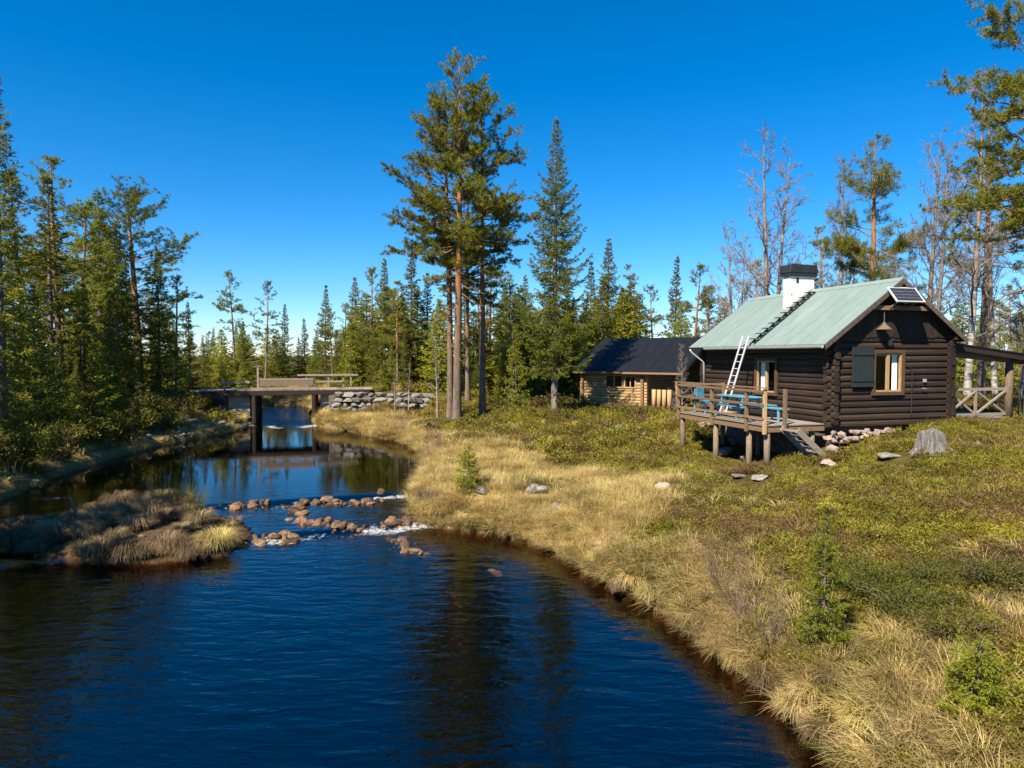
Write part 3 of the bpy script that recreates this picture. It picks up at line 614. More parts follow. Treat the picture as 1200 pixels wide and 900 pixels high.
# foundation stones
def rock_mesh(name, mat, seed, sub=2, flat=0.75, rough=0.28, boxy=0.0):
    bm = bmesh.new(); bmesh.ops.create_icosphere(bm, subdivisions=sub, radius=0.5); r_ = np.random.default_rng(seed)
    pl = nrm(r_.normal(size=(9, 3))); off = r_.uniform(.24, .44, 9); ph = r_.uniform(0, 6, 6)
    for v in bm.verts:
        c = np.array(v.co)
        if boxy: c = c * (1 - boxy) + np.clip(c * 1.6, -.5, .5) * boxy
        for p, o in zip(pl, off):
            dd = c @ p - o
            if dd > 0: c = c - p * dd * 0.97
        c = c * (1 + rough * 0.22 * (math.sin(c[0] * 9 + ph[0]) * math.sin(c[1] * 8 + ph[1]) + .6 * math.sin(c[2] * 15 + ph[2]) * math.sin(c[0] * 13 + ph[3])))
        v.co = Vector((c[0], c[1], c[2] * flat))
    me = bpy.data.meshes.new(name)
    for f in bm.faces: f.smooth = False
    bm.to_mesh(me); bm.free(); me.materials.append(mat); return me
fst = [rock_mesh('stone', M['pink_stone'], 40 + i, 1, .8, .3, .3) for i in range(4)]
fnd = MB(); fnd.box(0.15, W_ - .15, 0.12, L_ - .15, -.45, 0.05); fo_ = fnd.build('foundation', M['dark_stone'], cabin)
for k in range(26):
    u = -0.1 + (k // 2) * .2 + rnd.uniform(-.06, .06); s = rnd.uniform(.2, .42)
    link('stone', rnd.choice(fst), fo_, (u, -.14 + rnd.uniform(-.14, .05) - .12 * (k % 2), -.04 - (.26 if k % 2 else 0) * max(0, 1 - k / 22) + rnd.uniform(-.05, .03)), (rnd.uniform(-.4, .4), rnd.uniform(-.4, .4), rnd.uniform(0, 6)), (s, s * .8, s * .85))
for (u, v, z, a, b, c) in ((-.12, -.12, -.62, .62, .55, .62), (-.10, -.12, -.22, .66, .55, .30), (-.12, .1, -.78, .8, .7, .5), (-.15, 6.9, -.9, .8, .8, 1.0), (-.2, 6.3, -1.0, .6, .6, .8), (-.2, 7.4, -.6, .7, .6, .9), (-.1, 6.8, -.45, .7, .7, .5), (-.1, 7.4, -.15, .6, .6, .4), (-.1, 5.4, -1.0, .5, .5, .6)):
    link('stone', rnd.choice(fst), fo_, (u, v, z), (0, 0, rnd.uniform(0, 6)), (a, b, c))
m = MB(); m.box(0.05, .12, .2, L_ - .2, -1.4, 0.04); m.build('crawl_space_wall', M['dark_stone'], fo_)
# porch to the right of the gable
PF = 0.28
po = MB(); po.box(W_ + .25, 8.05, .25, 3.2, PF - .30, PF - .05); po_o = po.build('porch', M['post_wood'], cabin)
for i in range(20):
    m = MB(); m.box(W_ + .25, 8.08, .22 + i * .15, .22 + i * .15 + .14, PF - .045, PF - .005); m.build('porch_board', M['grey_wood'], po_o)
def prf(u): return 2.90 - .118 * (u - W_)
m = MB(); m.prism([(W_ - .05, prf(W_ - .05)), (8.7, prf(8.7)), (8.7, prf(8.7) - .06), (W_ - .05, prf(W_ - .05) - .06)], 1, -.12, 3.5); m.build('porch_roof', M['black_roof'], po_o)
m = MB(); m.prism([(W_ + .12, prf(W_ + .12) - .065), (8.68, prf(8.68) - .065), (8.68, prf(8.68) - .24), (W_ + .12, prf(W_ + .12) - .24)], 1, -.10, -.06); m.build('fascia', M['dark_board'], po_o)
m = MB(); m.prism([(W_ + .27, prf(W_ + .27) - .30), (8.5, prf(8.5) - .18), (8.5, prf(8.5) - .33), (W_ + .27, prf(W_ + .27) - .46)], 1, .18, .34); m.build('porch_beam', M['post_wood'], po_o)
for i in range(24):
    u = W_ + .15 + i * .148
    m = MB(); m.prism([(u, prf(u) - .064), (u + .14, prf(u + .14) - .064), (u + .14, prf(u + .14) - .085), (u, prf(u) - .085)], 1, -.055, 3.45); m.build('soffit_board', M['post_wood'], po_o)
for (u, v) in ((7.67, .26), (7.67, 3.0), (W_ + .5, 3.0)):
    m = MB(); m.tube([(u, v, PF - .3), (u, v, prf(u) - .18)], [.145, .12], 10); m.build('porch_post', M['post_wood'], po_o, smooth=True)
for v in (.26, 3.0):
    m = MB(); a, b = W_ + .3, 7.55
    m.bar((a, v, PF + .98), (b, v, PF + .98), .06, .10); m.bar((a, v, PF + .10), (b, v, PF + .10), .05, .08); m.build('porch_rail', M['grey_wood'], po_o)
    mid = (a + b) / 2 - .05
    m = MB(); m.bar((mid, v, PF + .14), (mid, v, PF + .93), .08, .06); m.build('baluster', M['grey_wood'], po_o)
    for (p, q_) in ((a, mid), (mid, b)):
        m = MB(); m.bar((p + .03, v - .02, PF + .14), (q_ - .03, v - .02, PF + .93), .04, .07); m.build('cross_brace', M['grey_wood'], po_o)
        m = MB(); m.bar((p + .03, v + .025, PF + .93), (q_ - .03, v + .025, PF + .14), .04, .07); m.build('cross_brace', M['grey_wood'], po_o)
m = MB(); m.tube([(8.55, -.05, prf(8.55) - .12), (7.95, .0, prf(8) - .45), (7.9, .05, PF + .1), (8.15, -.15, PF - .25)], .045, 8); m.build('porch_downpipe', M['black_metal'], po_o, smooth=True)

# deck on the river side
DZ = 2.86
DW = 2.42
deck = thing('wooden_deck', 'weathered wooden deck on posts beside the dark log cabin', 'deck', (0, 0, 0)); deck.location = cab(0, 0, 0); deck.rotation_euler = (0, 0, TH)
DV1 = 5.55; DV0 = -.02
m = MB(); m.box(-DW, -.27, DV0, DV0 + .06, DZ - .24, DZ - .045); m.box(-DW - .002, -DW + .06, DV0 + .062, DV1, DZ - .24, DZ - .045); m.box(-DW + .062, -.27, DV1 - .06, DV1 - .002, DZ - .24, DZ - .045)
for v in (1.2, 2.6, 4.0): m.box(-DW + .07, -.27, v, v + .06, DZ - .22, DZ - .047)
m.build('deck_frame', M['warm_wood'], deck)
nb = 16; bw = (DW - .25) / nb
for i in range(nb):
    m = MB(); x = -DW - .04 + i * bw; m.box(x, x + bw - .012, DV0 - .03, DV1 + .02, DZ - .042, DZ - .006 + rnd.uniform(-.003, .003)); m.build('deck_board', M['grey_wood'], deck)
for v in (.10, 1.05, 3.05, 5.42):
    x, y, _ = cab(-DW + .12, v); zb = gz(x, y) - .25
    m = MB(); m.tube([(-DW + .13, v, zb), (-DW + .12, v, DZ - .245)], [.105, .095], 9); m.build('deck_post', M['post_wood'], deck, smooth=True)
for (u, v) in ((-.6, .15), (-.6, 3.0), (-.6, 5.3)):
    x, y, _ = cab(u, v); m = MB(); m.tube([(u, v, gz(x, y) - .2), (u, v, DZ - .245)], .09, 8); m.build('deck_post', M['post_wood'], deck, smooth=True)
def rpost(u, v, h=1.12, mat='warm_wood', name='railing_post'):
    m = MB(); m.box(u - .05, u + .05, v - .05, v + .05, DZ - .30, DZ + h); return m.build(name, M[mat], deck, .006)
for v in (.95, 3.05, 5.45): rpost(-DW - .06, v, 1.14)
rpost(-DW - .06, -.02, 1.12, 'tan_wood'); rpost(-DW + .62, -.09, 1.12, 'warm_wood'); rpost(-.4, DV1 + .04, 1.1)
for (z, h) in ((1.05, .08), (.62, .085), (.20, .075)):
    m = MB(); m.bar((-DW - .125, -.05, DZ + z), (-DW - .125, 5.5, DZ + z), .03, h); m.build('rail', M['warm_wood'], deck)
    m = MB(); m.bar((-DW - .1, DV1 + .105, DZ + z), (-.3, DV1 + .105, DZ + z), .03, h); m.build('rail', M['warm_wood'], deck)
m = MB(); m.box(-DW - .16, -DW + .02, -.12, 5.56, DZ + 1.142, DZ + 1.175); m.build('hand_rail', M['warm_wood'], deck)
# stairs going down to the right along the near end
n_st = 6; s0 = (-DW + .5, DZ - .02); 
xb, yb, _ = cab(-1.0, -.5); zb = gz(xb, yb) - .03; run = 1.15
for v in (-.10, -.86):
    m = MB(); m.bar((s0[0], v, DZ - .10), (s0[0] + run, v, zb + .02), .05, .19); m.build('stringer', M['grey_wood'], deck)
for i in range(n_st):
    f = (i + .6) / n_st; u = s0[0] + run * f; z = DZ - .02 + (zb - DZ) * f
    m = MB(); m.box(u - .12, u + .10, -.835, -.125, z - .04, z); m.build('stair_tread', M['grey_wood'], deck)
# ladder
lad = thing('ladder', 'aluminium ladder leaning from the deck against the green roof eave', 'ladder', (0, 0, 0)); lad.location = cab(0, 0, 0); lad.rotation_euler = (0, 0, TH)
la = Vector((-1.62, 3.75, DZ)); lb = Vector((EL_ - .13, 3.62, CZ + rz(EL_) + .35))
for s in (-.19, .19):
    m = MB(); m.bar(la + Vector((0, s, 0)), lb + Vector((0, s, 0)), .03, .07, (0, 1, 0)); m.build('stile', M['aluminium'], lad)
for i in range(11):
    p = la.lerp(lb, (i + .6) / 11.3); m = MB(); m.tube([p + Vector((0, -.175, 0)), p + Vector((0, .175, 0))], .018, 6); m.build('rung', M['aluminium'], lad)
# blue picnic table and chairs on the deck
pt = thing('picnic_table', 'light blue painted picnic table standing on the wooden deck', 'table', cab(-1.35, 3.0, DZ), TH)
for i in range(5):
    m = MB(); m.box(-.37 + i * .15, -.37 + i * .15 + .14, -.95, .95, .70, .735); m.build('table_board', M['blue_paint'], pt)
for sx in (-1, 1):
    for i in range(2):
        m = MB(); m.box(sx * .70 - .14 + i * .145, sx * .70 - .14 + i * .145 + .135, -.95, .95, .42, .45); m.build('bench_board', M['blue_paint'], pt)
for v in (-.65, .65):
    m = MB(); m.box(-.36, .36, v - .025, v + .02, .62, .695); m.build('cleat', M['blue_paint'], pt)
    m = MB(); m.box(-.84, .84, v - .028, v + .022, .34, .415); m.build('bearer', M['blue_paint'], pt)
    for sx in (-1, 1):
        m = MB(); m.bar((sx * .26, v + .048, .69), (sx * .55, v + .048, 0.0), .05, .10, (0, 1, 0)); m.build('leg', M['blue_paint'], pt)
def blue_chair(u, v, rz_, label):
    c = thing('garden_chair', label, 'chair', cab(u, v, DZ), TH + rz_, 'blue chairs on the deck')
    m = MB()
    for i in range(4): m.box(-.24, .24, -.22 + i * .115, -.22 + i * .115 + .10, .42, .445)
    m.build('seat', M['blue_paint'], c)
    m = MB()
    for i in range(4): m.box(-.22 + i * .115, -.22 + i * .115 + .095, .235, .26, .50, .95)
    m.box(-.25, .25, .26, .285, .86, .92); m.build('backrest', M['blue_paint'], c)
    for x_ in (-.22, .22):
        m = MB(); m.box(x_ - .025, x_ + .025, -.22, -.17, 0, .418); m.build('leg', M['blue_paint'], c)
        m = MB(); m.box(x_ - .025, x_ + .025, .285, .33, 0, .90); m.build('leg', M['blue_paint'], c)
    return c
bn = thing('garden_bench', 'low blue bench near the deck stairs', 'bench', cab(-1.25, 1.15, DZ), TH)
for k_ in range(3):
    m = MB(); m.box(-.2 + k_ * .135, -.2 + k_ * .135 + .125, -.5, .5, .40, .43); m.build('bench_board', M['blue_paint'], bn)
for v in (-.38, .38):
    for x_ in (-.15, .15):
        m = MB(); m.box(x_ - .03, x_ + .03, v - .03, v + .03, 0, .398); m.build('leg', M['blue_paint'], bn)
blue_chair(-1.7, 4.8, R(20), 'light blue slatted chair at the far end of the deck')

# ------------------------------------------------------------------ black roofed hut
HR = (10.2, 41.3); PH = R(-40)     # front right wall corner; x axis of the hut points to the right front
HZ = 1.82; HL, HD = 7.0, 6.6
hut = thing('log_hut', 'small light log hut with black roof behind the deck', 'hut', (HR[0], HR[1], HZ), PH)
# local: x from -HL (left) to 0, y from 0 (front) back to HD
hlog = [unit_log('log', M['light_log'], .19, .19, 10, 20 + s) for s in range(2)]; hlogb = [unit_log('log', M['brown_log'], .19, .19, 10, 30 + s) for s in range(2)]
HS = .56; HRZ = 4.45; HRY = HD / 2
def hz_(y): return HRZ - HS * abs(y - HRY)
xr = -2.5    # room from -HL to xr, open porch from xr to 0
hw = (-5.2, -4.0, 1.25, 1.95); hw2 = (-3.75, -3.05, 1.25, 1.9)
hwall = wall_slab(hut, 0, -HL + .05, xr - .05, .0, .06, 0, 2.3, [hw, hw2], M['interior'])
hside = wall_slab(hut, 1, .05, HD, xr - .06, xr, 0, 2.3, [], M['interior'])
hback = wall_slab(hut, 0, -HL + .05, -.05, HD - .06, HD, 0, 2.3, [], M['interior'])
hleft = wall_slab(hut, 1, .05, HD, -HL, -HL + .06, 0, 2.3, [], M['interior'])
for i in range(12):
    z = .02 + .19 * (i + .5)
    spans = [(-HL - .25, xr + .28)]
    for (a, b, c, d) in (hw, hw2):
        if z + .06 > c and z - .06 < d:
            ns = []
            for (p, q_) in spans: ns += [(p, a - .02), (b + .02, q_)] if p < a and q_ > b else [(p, q_)]
            spans = ns
    for (p, q_) in spans: lay_log(hwall, rnd.choice(hlog), (p, -.02), (q_, -.02), z)
    lay_log(hside, rnd.choice(hlogb), (xr, -.27), (xr, HD + .2), z + .09); lay_log(hleft, rnd.choice(hlogb), (-HL, -.27), (-HL, HD + .25), z + .09)
    lay_log(hback, rnd.choice(hlogb), (-HL - .2, HD), (.1, HD), z)
for (a, b, c, d), nm in ((hw, 1), (hw2, 2)):
    m = MB(); m.box(a - .08, a, -.17, .0, c - .08, d + .08); m.box(b, b + .08, -.17, .0, c - .08, d + .08); m.box(a, b, -.17, .0, d, d + .08); m.box(a, b, -.17, .0, c - .08, c); m.box((a + b) / 2 - .03, (a + b) / 2 + .03, -.12, -.02, c, d)
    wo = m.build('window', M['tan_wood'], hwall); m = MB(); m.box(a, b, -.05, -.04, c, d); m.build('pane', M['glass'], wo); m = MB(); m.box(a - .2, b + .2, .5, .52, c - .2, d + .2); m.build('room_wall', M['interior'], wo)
for sgnx, xx in ((-1, -HL), (1, xr)):
    m = MB(); m.prism([(0.0, 2.3), (HD, 2.3), (HD, hz_(HD) - .15), (HRY, HRZ - .15), (0.0, hz_(0) - .15)], 0, xx - .02, xx + .04); m.build('gable_panel', M['brown_log'], hut)
rf = MB(); EY = -.55
for (ya, yb2) in ((EY, HRY), (HRY, HD + .6)):
    rf.prism([(ya, hz_(ya) - .04), (yb2, hz_(yb2) - .04), (yb2, hz_(yb2) - .14), (ya, hz_(ya) - .14)], 0, -HL - .5, .42)
hro = rf.build('roof', M['brown_log'], hut)
for k in range(10):
    x0 = -HL - .55 + k * (HL + 1.02) / 10; x1 = x0 + (HL + 1.02) / 10 - .004
    for (ya, yb2) in ((EY - .05, HRY - .003), (HRY + .003, HD + .65)):
        m = MB(); m.prism([(ya, hz_(ya)), (yb2, hz_(yb2)), (yb2, hz_(yb2) - .037), (ya, hz_(ya) - .037)], 0, x0, x1)
        m.prism([(ya, hz_(ya) + .016), (yb2, hz_(yb2) + .016), (yb2, hz_(yb2) - .01), (ya, hz_(ya) - .01)], 0, x0 - .01, x0 + .012)
        m.build('roof_panel', M['black_roof'], hro)
m = MB(); m.box(-HL - .52, .44, EY - .035, EY - .002, hz_(EY) - .20, hz_(EY) - .042); m.build('eave_board', M['warm_wood'], hro)
for xx in (-HL - .53, .425):
    for (ya, yb2) in ((EY, HRY - .01), (HRY + .01, HD + .6)):
        m = MB(); m.prism([(ya, hz_(ya) - .042), (yb2, hz_(yb2) - .042), (yb2, hz_(yb2) - .22), (ya, hz_(ya) - .22)], 0, xx, xx + .03); m.build('barge_board', M['warm_wood'], hro)
for (x_, y_) in ((-.15, -.1), (-.15, HD / 2), (-.15, HD - .1)):
    m = MB(); m.tube([(x_, y_, -.15), (x_, y_, hz_(y_) - .145)], .11, 9); m.build('porch_post', M['tan_wood'], hut, smooth=True)
for k, x_ in enumerate((-1.7, -1.35, -1.0, -.65)):
    m = MB(); m.tube([(x_, -.15, -.15), (x_, -.15, 1.15)], .13, 9); m.build('porch_baluster', M['tan_wood'], hut, smooth=True)
m = MB(); m.box(-HL + .2, -.1, .1, HD - .1, -.3, .02); m.build('floor', M['post_wood'], hut)
m = MB(); m.box(-3.9, -2.7, -.75, -.35, .12, .2); m.box(-3.8, -3.7, -.7, -.4, -.1, .12); m.box(-2.9, -2.8, -.7, -.4, -.1, .12)
props(link('log_bench', m.mesh('log_bench', M['light_log']), None, (HR[0], HR[1], HZ), (0, 0, PH)), 'low split log bench in front of the lit hut wall', 'bench')

# ------------------------------------------------------------------ bridge
BD = 48.0; BZ = 2.70
bl, br_ = at_d(226, 456, BD)[0], at_d(432, 456, BD)[0]
bc = (bl + br_) / 2
bridge = thing('wooden_bridge', 'old wooden plank bridge with railings crossing the river', 'bridge', (bc, BD + .8, 0), R(14))
hx0, hx1 = bl - bc, br_ - bc
pl_, pr_ = at_d(295, 456, BD)[0] - bc, at_d(363, 456, BD)[0] - bc
dk = MB()
for y in (.25, 1.5, 2.75): dk.tube([(hx0 + .3, y, BZ - .30), (hx1 - .3, y, BZ - .30)], .17, 8)
dko = dk.build('deck_girders', M['dark_board'], bridge)
k = 0; x = hx0
while x < hx1:
    wd = rnd.uniform(.18, .22); m = MB(); m.box(x, min(x + wd - .015, hx1), rnd.uniform(-.06, .0), 3.05 + rnd.uniform(0, .08), BZ - .12, BZ - .06 + rnd.uniform(-.006, .006)); m.build('plank', M['grey_wood'], dko); x += wd
m = MB(); m.box(pl_ - .4, pr_ + .35, -.02, .12, BZ - .055, BZ + .09); m.build('kerb_beam', M['grey_wood'], bridge)
m = MB(); m.box(hx0 + .2, hx1 - .2, -.075, -.065, BZ - .44, BZ - .13); m.build('side_board', M['dark_board'], bridge)
for px_ in (pl_, pr_):
    pr0 = MB()
    for y in (.05, 1.5, 2.95): pr0.tube([(px_, y, -1.2), (px_, y, BZ - .47)], .19, 9)
    pr0.bar((px_, -.1, BZ - .60), (px_, 3.1, BZ - .60), .2, .24); pr0.box(px_ - .1, px_ + .1, .0, 3.0, -1.2, 1.2)
    pr0.build('pier', M['dark_board'], bridge)
for (a, b) in ((at_d(263, 456, BD)[0] - bc, pl_ - .35), (pr_ + .4, at_d(392, 456, BD)[0] - bc)):
    m = MB(); m.box(a, b, .5, 2.6, -.5, BZ - .48); m.build('abutment', M['concrete'], bridge, .03)
m = MB(); m.tube([(at_d(264, 456, BD)[0] - bc, .1, -.2), (at_d(264, 456, BD)[0] - bc, .1, BZ - .13)], .12, 8); m.build('pier_post', M['dark_board'], bridge)
def bx_(px): return at_d(px, 456, BD)[0] - bc
def bzz(py, d=BD): return at_d(600, py, d)[2]
m = MB(); m.box(bx_(301), bx_(362), .03, .08, bzz(452.5), bzz(445.5)); m.build('railing_board', M['post_wood'], bridge)
m = MB(); m.box(bx_(301), bx_(362), .02, .09, bzz(445.4), bzz(444)); m.build('rail', M['grey_wood'], bridge)
m = MB(); m.bar((bx_(258), .05, bzz(448)), (bx_(290), .05, bzz(448)), .06, .14); m.build('rail', M['grey_wood'], bridge)
for px_, top_ in ((262, 447), (286, 446), (299, 430), (362, 444)):
    m = MB(); m.box(bx_(px_) - .06, bx_(px_) + .06, .09, .2, BZ - .3, bzz(top_)); m.build('railing_post', M['grey_wood'], bridge)
m = MB(); m.box(bx_(294.5), bx_(304), .07, .22, bzz(430), bzz(429)); m.build('post_cap', M['grey_wood'], bridge)
yb_ = 2.9; fk = (BD + yb_) / BD
m = MB(); m.bar((bx_(340) * fk, yb_, bzz(440, BD + yb_)), (bx_(405.5) + .6, yb_, bzz(440, BD + yb_)), .06, .13); m.build('rail', M['grey_wood'], bridge)
m = MB(); m.bar((bx_(366), .05, bzz(448)), (bx_(397), .05, bzz(448)), .06, .12); m.build('rail', M['grey_wood'], bridge)
for px_ in (397,):
    m = MB(); m.box(bx_(px_) - .06, bx_(px_) + .06, .09, .2, BZ - .3, bzz(443.5)); m.build('railing_post', M['grey_wood'], bridge)
for px_ in (345, 372, 400):
    m = MB(); x_ = bx_(px_) + .4; m.box(x_ - .06, x_ + .06, yb_ + .035, yb_ + .14, BZ - .3, bzz(439, BD + yb_)); m.build('railing_post', M['grey_wood'], bridge)
# stone retaining wall beside the bridge
sw_core = MB(); sw_core.box(bx_(384) - bx_(440), bx_(497) - bx_(440), .55, 1.8, .4, 2.25)
sw = thing('stone_wall', 'rough dry stone retaining wall right of the bridge', 'wall', (bx_(440) + bc, 47.7, 0))
gst = [rock_mesh('stone', M['granite'], 60 + i, 1, .8, .3, .6) for i in range(5)]
sw_core.build('wall_core', M['dark_stone'], sw)
for row in range(5):
    x = bx_(385) + bc + row * .1
    while x < bx_(500) + bc:
        s = rnd.uniform(.42, .95); z = .95 + row * .34 - max(0, (x - (bx_(470) + bc))) * .04
        if not (row < 2 and x > bx_(455) + bc):
            link('stone', rnd.choice(gst), sw, (x + s / 2 - sw.location.x, rnd.uniform(-.1, .12) + row * .16, z), (rnd.uniform(-.1, .1), rnd.uniform(-.1, .1), rnd.choice((0, math.pi)) + rnd.uniform(-.2, .2)), (s * 1.35, .95, rnd.uniform(.44, .62)))
        x += s

# ------------------------------------------------------------------ trees
def trunk_path(rng, H, bend, n=14):
    t = np.linspace(0, 1, n); a = rng.uniform(0, 6.28); b = rng.uniform(0, 6.28)
    x = bend * (np.sin(t * 2.2 + a) - math.sin(a)) * H * 0.05; y = bend * (np.sin(t * 2.6 + b) - math.sin(b)) * H * 0.05
    return np.stack([x, y, t * H], 1)
def on_path(P, z):
    return np.array([np.interp(z, P[:, 2], P[:, 0]), np.interp(z, P[:, 2], P[:, 1]), z])
def pine(seed, H, cb=0.45, cw=2.6, nbr=46, r0=0.2, bend=0.4, tuft=14, tl=0.20, dens=1.0, dead=12, shape=0.55, tw=0.021, leafmat='pine_needle', irr=1.0):
    rng = np.random.default_rng(seed); P = trunk_path(rng, H, bend); nb = NB()
    tz = P[:, 2] / H; rad = r0 * (1 - tz) ** 0.75 + 0.012; rad[0] *= 1.25
    nb.add(*tube_arr(P, rad, 9))
    C_, D_ = [], []
    for i in range(nbr + dead):
        isdead = i >= nbr
        t = rng.uniform(0, 1) ** 0.85 if not isdead else 0
        h = H * (cb + (1 - cb) * t * 0.985) if not isdead else H * rng.uniform(cb * 0.45, cb * 1.15)
        base = on_path(P, h); az = i * 2.39996 + rng.uniform(-.6, .6)
        prof = ((1 - t) ** shape) * (0.6 + 0.4 * min(1, t * 3.5)) + 0.06
        L = cw * prof * (1 + irr * rng.uniform(-.45, .30)) if not isdead else cw * rng.uniform(.2, .6)
        el = R(-8 + 52 * t ** 1.3 + rng.uniform(-14, 14)) if not isdead else R(rng.uniform(-35, 5))
        d = np.array([math.cos(az) * math.cos(el), math.sin(az) * math.cos(el), math.sin(el)])
        s = np.linspace(0, 1, 7); kink = rng.normal(0, 0.07, (7, 3)); kink[0] = 0
        path = base + d * (s * L)[:, None] + np.array([0, 0, 1]) * ((0.16 * s ** 2 - 0.12 * s * (1 - t)) * L)[:, None] + kink * L * s[:, None]
        br0 = min(0.055, 0.014 + 0.014 * L) * (1 - 0.5 * t)
        nb.add(*tube_arr(path, br0 * (1 - s * 0.8), 4))
        if isdead: continue
        ns = max(3, int(L * 4.2 * dens))
        for j in range(ns):
            f = 0.28 + 0.72 * (j + rng.uniform(0, 1)) / ns; k = f * 6; k0 = min(int(k), 5)
            q_ = path[k0] * (1 - (k - k0)) + path[k0 + 1] * (k - k0); side_ = 1 if j % 2 else -1
            dd = nrm(path[k0 + 1] - path[k0]); lat = nrm(np.cross(dd, [0, 0, 1])) * side_
            sd2 = nrm(dd * rng.uniform(.4, 1.1) + lat * rng.uniform(.2, 1.1) + np.array([0, 0, rng.uniform(-.05, .55)]))
            sl_ = L * rng.uniform(.14, .34) * (1.15 - 0.5 * f) + 0.15
            e = q_ + sd2 * sl_; mid = (q_ + e) / 2 + rng.normal(0, .04, 3)
            nb.add(*tube_arr(np.array([q_, mid, e]), np.array([.012, .009, .005]), 3))
            nt_ = max(2, int(sl_ / 0.13 * dens))
            ff = np.linspace(0.35, 1, nt_)[:, None]
            C_.append(q_ + (e - q_) * ff + rng.normal(0, .05, (nt_, 3))); D_.append(np.repeat(nrm(sd2 + np.array([0, 0, .5]))[None], nt_, 0))
    Cc = np.concatenate(C_); Dd = np.concatenate(D_); n = len(Cc)
    PP = np.repeat(Cc, tuft, 0); DD = np.repeat(Dd, tuft, 0) * 0.55 + rng.normal(0, .62, (n * tuft, 3))
    ln = np.repeat(rng.uniform(.75, 1.25, n), tuft) * tl * rng.uniform(.7, 1.2, n * tuft)
    V, F = diamonds(PP, DD, ln, tw, rng)
    cr = npmesh('crown', V, F, M[leafmat])
    return nb.mesh('trunk', M['pine_bark'], True), cr, H
def spruce(seed, H, cb=0.08, cw=1.7, gapz=0.34, per=6, r0=0.17, tw=0.05, tl=0.20, step=0.17, droop=0.35, up=0.25, shape=0.8, mat='spruce_needle', dead=8, blades=4, irr=0.25, barkmat='spruce_bark', bend=.08):
    rng = np.random.default_rng(seed); P = trunk_path(rng, H, bend); nb = NB(); tz = P[:, 2] / H
    nb.add(*tube_arr(P, r0 * (1 - tz) ** 0.85 + 0.008, 8))
    Pp, Dp, Sp = [], [], []
    z = H * cb
    while z < H * 0.985:
        t = (z - H * cb) / (H * (1 - cb)); prof = (1 - t) ** shape * (0.75 + 0.25 * min(1, t * 5))
        sec = max(3, int(round(per * (0.7 + 0.3 * (1 - t))))); a0 = rng.uniform(0, 6.28)
        for k in range(sec):
            L = cw * (prof + 0.012) * (1 + rng.uniform(-irr * 1.6, irr)); az = a0 + k * 6.283 / sec + rng.uniform(-.3, .3)
            el = R(-6 + 42 * t ** 1.5 + rng.uniform(-9, 9)); base = on_path(P, z + rng.uniform(-.12, .12))
            d = np.array([math.cos(az) * math.cos(el), math.sin(az) * math.cos(el), math.sin(el)])
            s = np.linspace(0, 1, 6)
            path = base + d * (s * L)[:, None] + np.array([0, 0, 1]) * ((-droop * (1 - t) * np.sin(s * 2.2) + up * s ** 2.5) * L * 0.6)[:, None]
            nb.add(*tube_arr(path, (0.010 + 0.010 * L) * (1 - s * .85), 3))
            bs = 0.5 + 0.5 * min(1.0, L / (cw * .45)); nt_ = max(3, int(L / step)); f = (np.arange(nt_) + rng.uniform(0, 1, nt_)) / nt_; f = 0.12 + 0.88 * f
            kf = f * 5; k0 = np.minimum(kf.astype(int), 4); fr = (kf - k0)[:, None]
            q_ = path[k0] * (1 - fr) + path[k0 + 1] * fr; dd = nrm(path[k0 + 1] - path[k0]); lat = nrm(np.cross(dd, np.array([0, 0, 1.0])))
            for sg in (-1, 1):
                tlw = (0.30 * L + .10) * (1.05 - 0.75 * f) * rng.uniform(.6, 1.2, nt_)
                sd2 = nrm(dd * 0.75 + sg * lat * rng.uniform(.5, 1.0, nt_)[:, None] + np.array([0, 0, -1.0]) * rng.uniform(.05, .65, nt_)[:, None])
                for b in range(blades):
                    g = (b + rng.uniform(0, .9, nt_)) / blades
                    Pp.append(q_ + sd2 * (tlw * g)[:, None]); Dp.append(sd2 + rng.normal(0, .38, (nt_, 3))); Sp.append(np.full(nt_, bs))
            Pp.append(q_); Dp.append(dd + rng.normal(0, .5, (nt_, 3))); Sp.append(np.full(nt_, bs))
        z += gapz * (1.1 - 0.5 * t) * rng.uniform(.8, 1.2)
    for i in range(dead):
        h = H * cb * rng.uniform(.3, 1.1); az = rng.uniform(0, 6.28); L = cw * rng.uniform(.25, .6); base = on_path(P, h)
        e = base + np.array([math.cos(az) * L, math.sin(az) * L, -L * rng.uniform(.1, .5)]); nb.add(*tube_arr(np.array([base, (base + e) / 2 + [0, 0, .05], e]), np.array([.015, .01, .004]), 3))
    tp = on_path(P, H * .985); ntop = 14
    Pp.append(tp + np.array([0, 0, 1]) * rng.uniform(-.4, .0, ntop)[:, None]); Dp.append(rng.normal(0, .35, (ntop, 3)) + [0, 0, 1]); Sp.append(np.full(ntop, .5))
    SS = np.concatenate(Sp); PP = np.concatenate(Pp); DD = np.concatenate(Dp); n = len(PP)
    V, F = diamonds(PP, DD, tl * SS * rng.uniform(.6, 1.3, n), tw * SS * rng.uniform(.7, 1.3, n), rng)
    return nb.mesh('trunk', M[barkmat], True), npmesh('crown', V, F, M[mat]), H
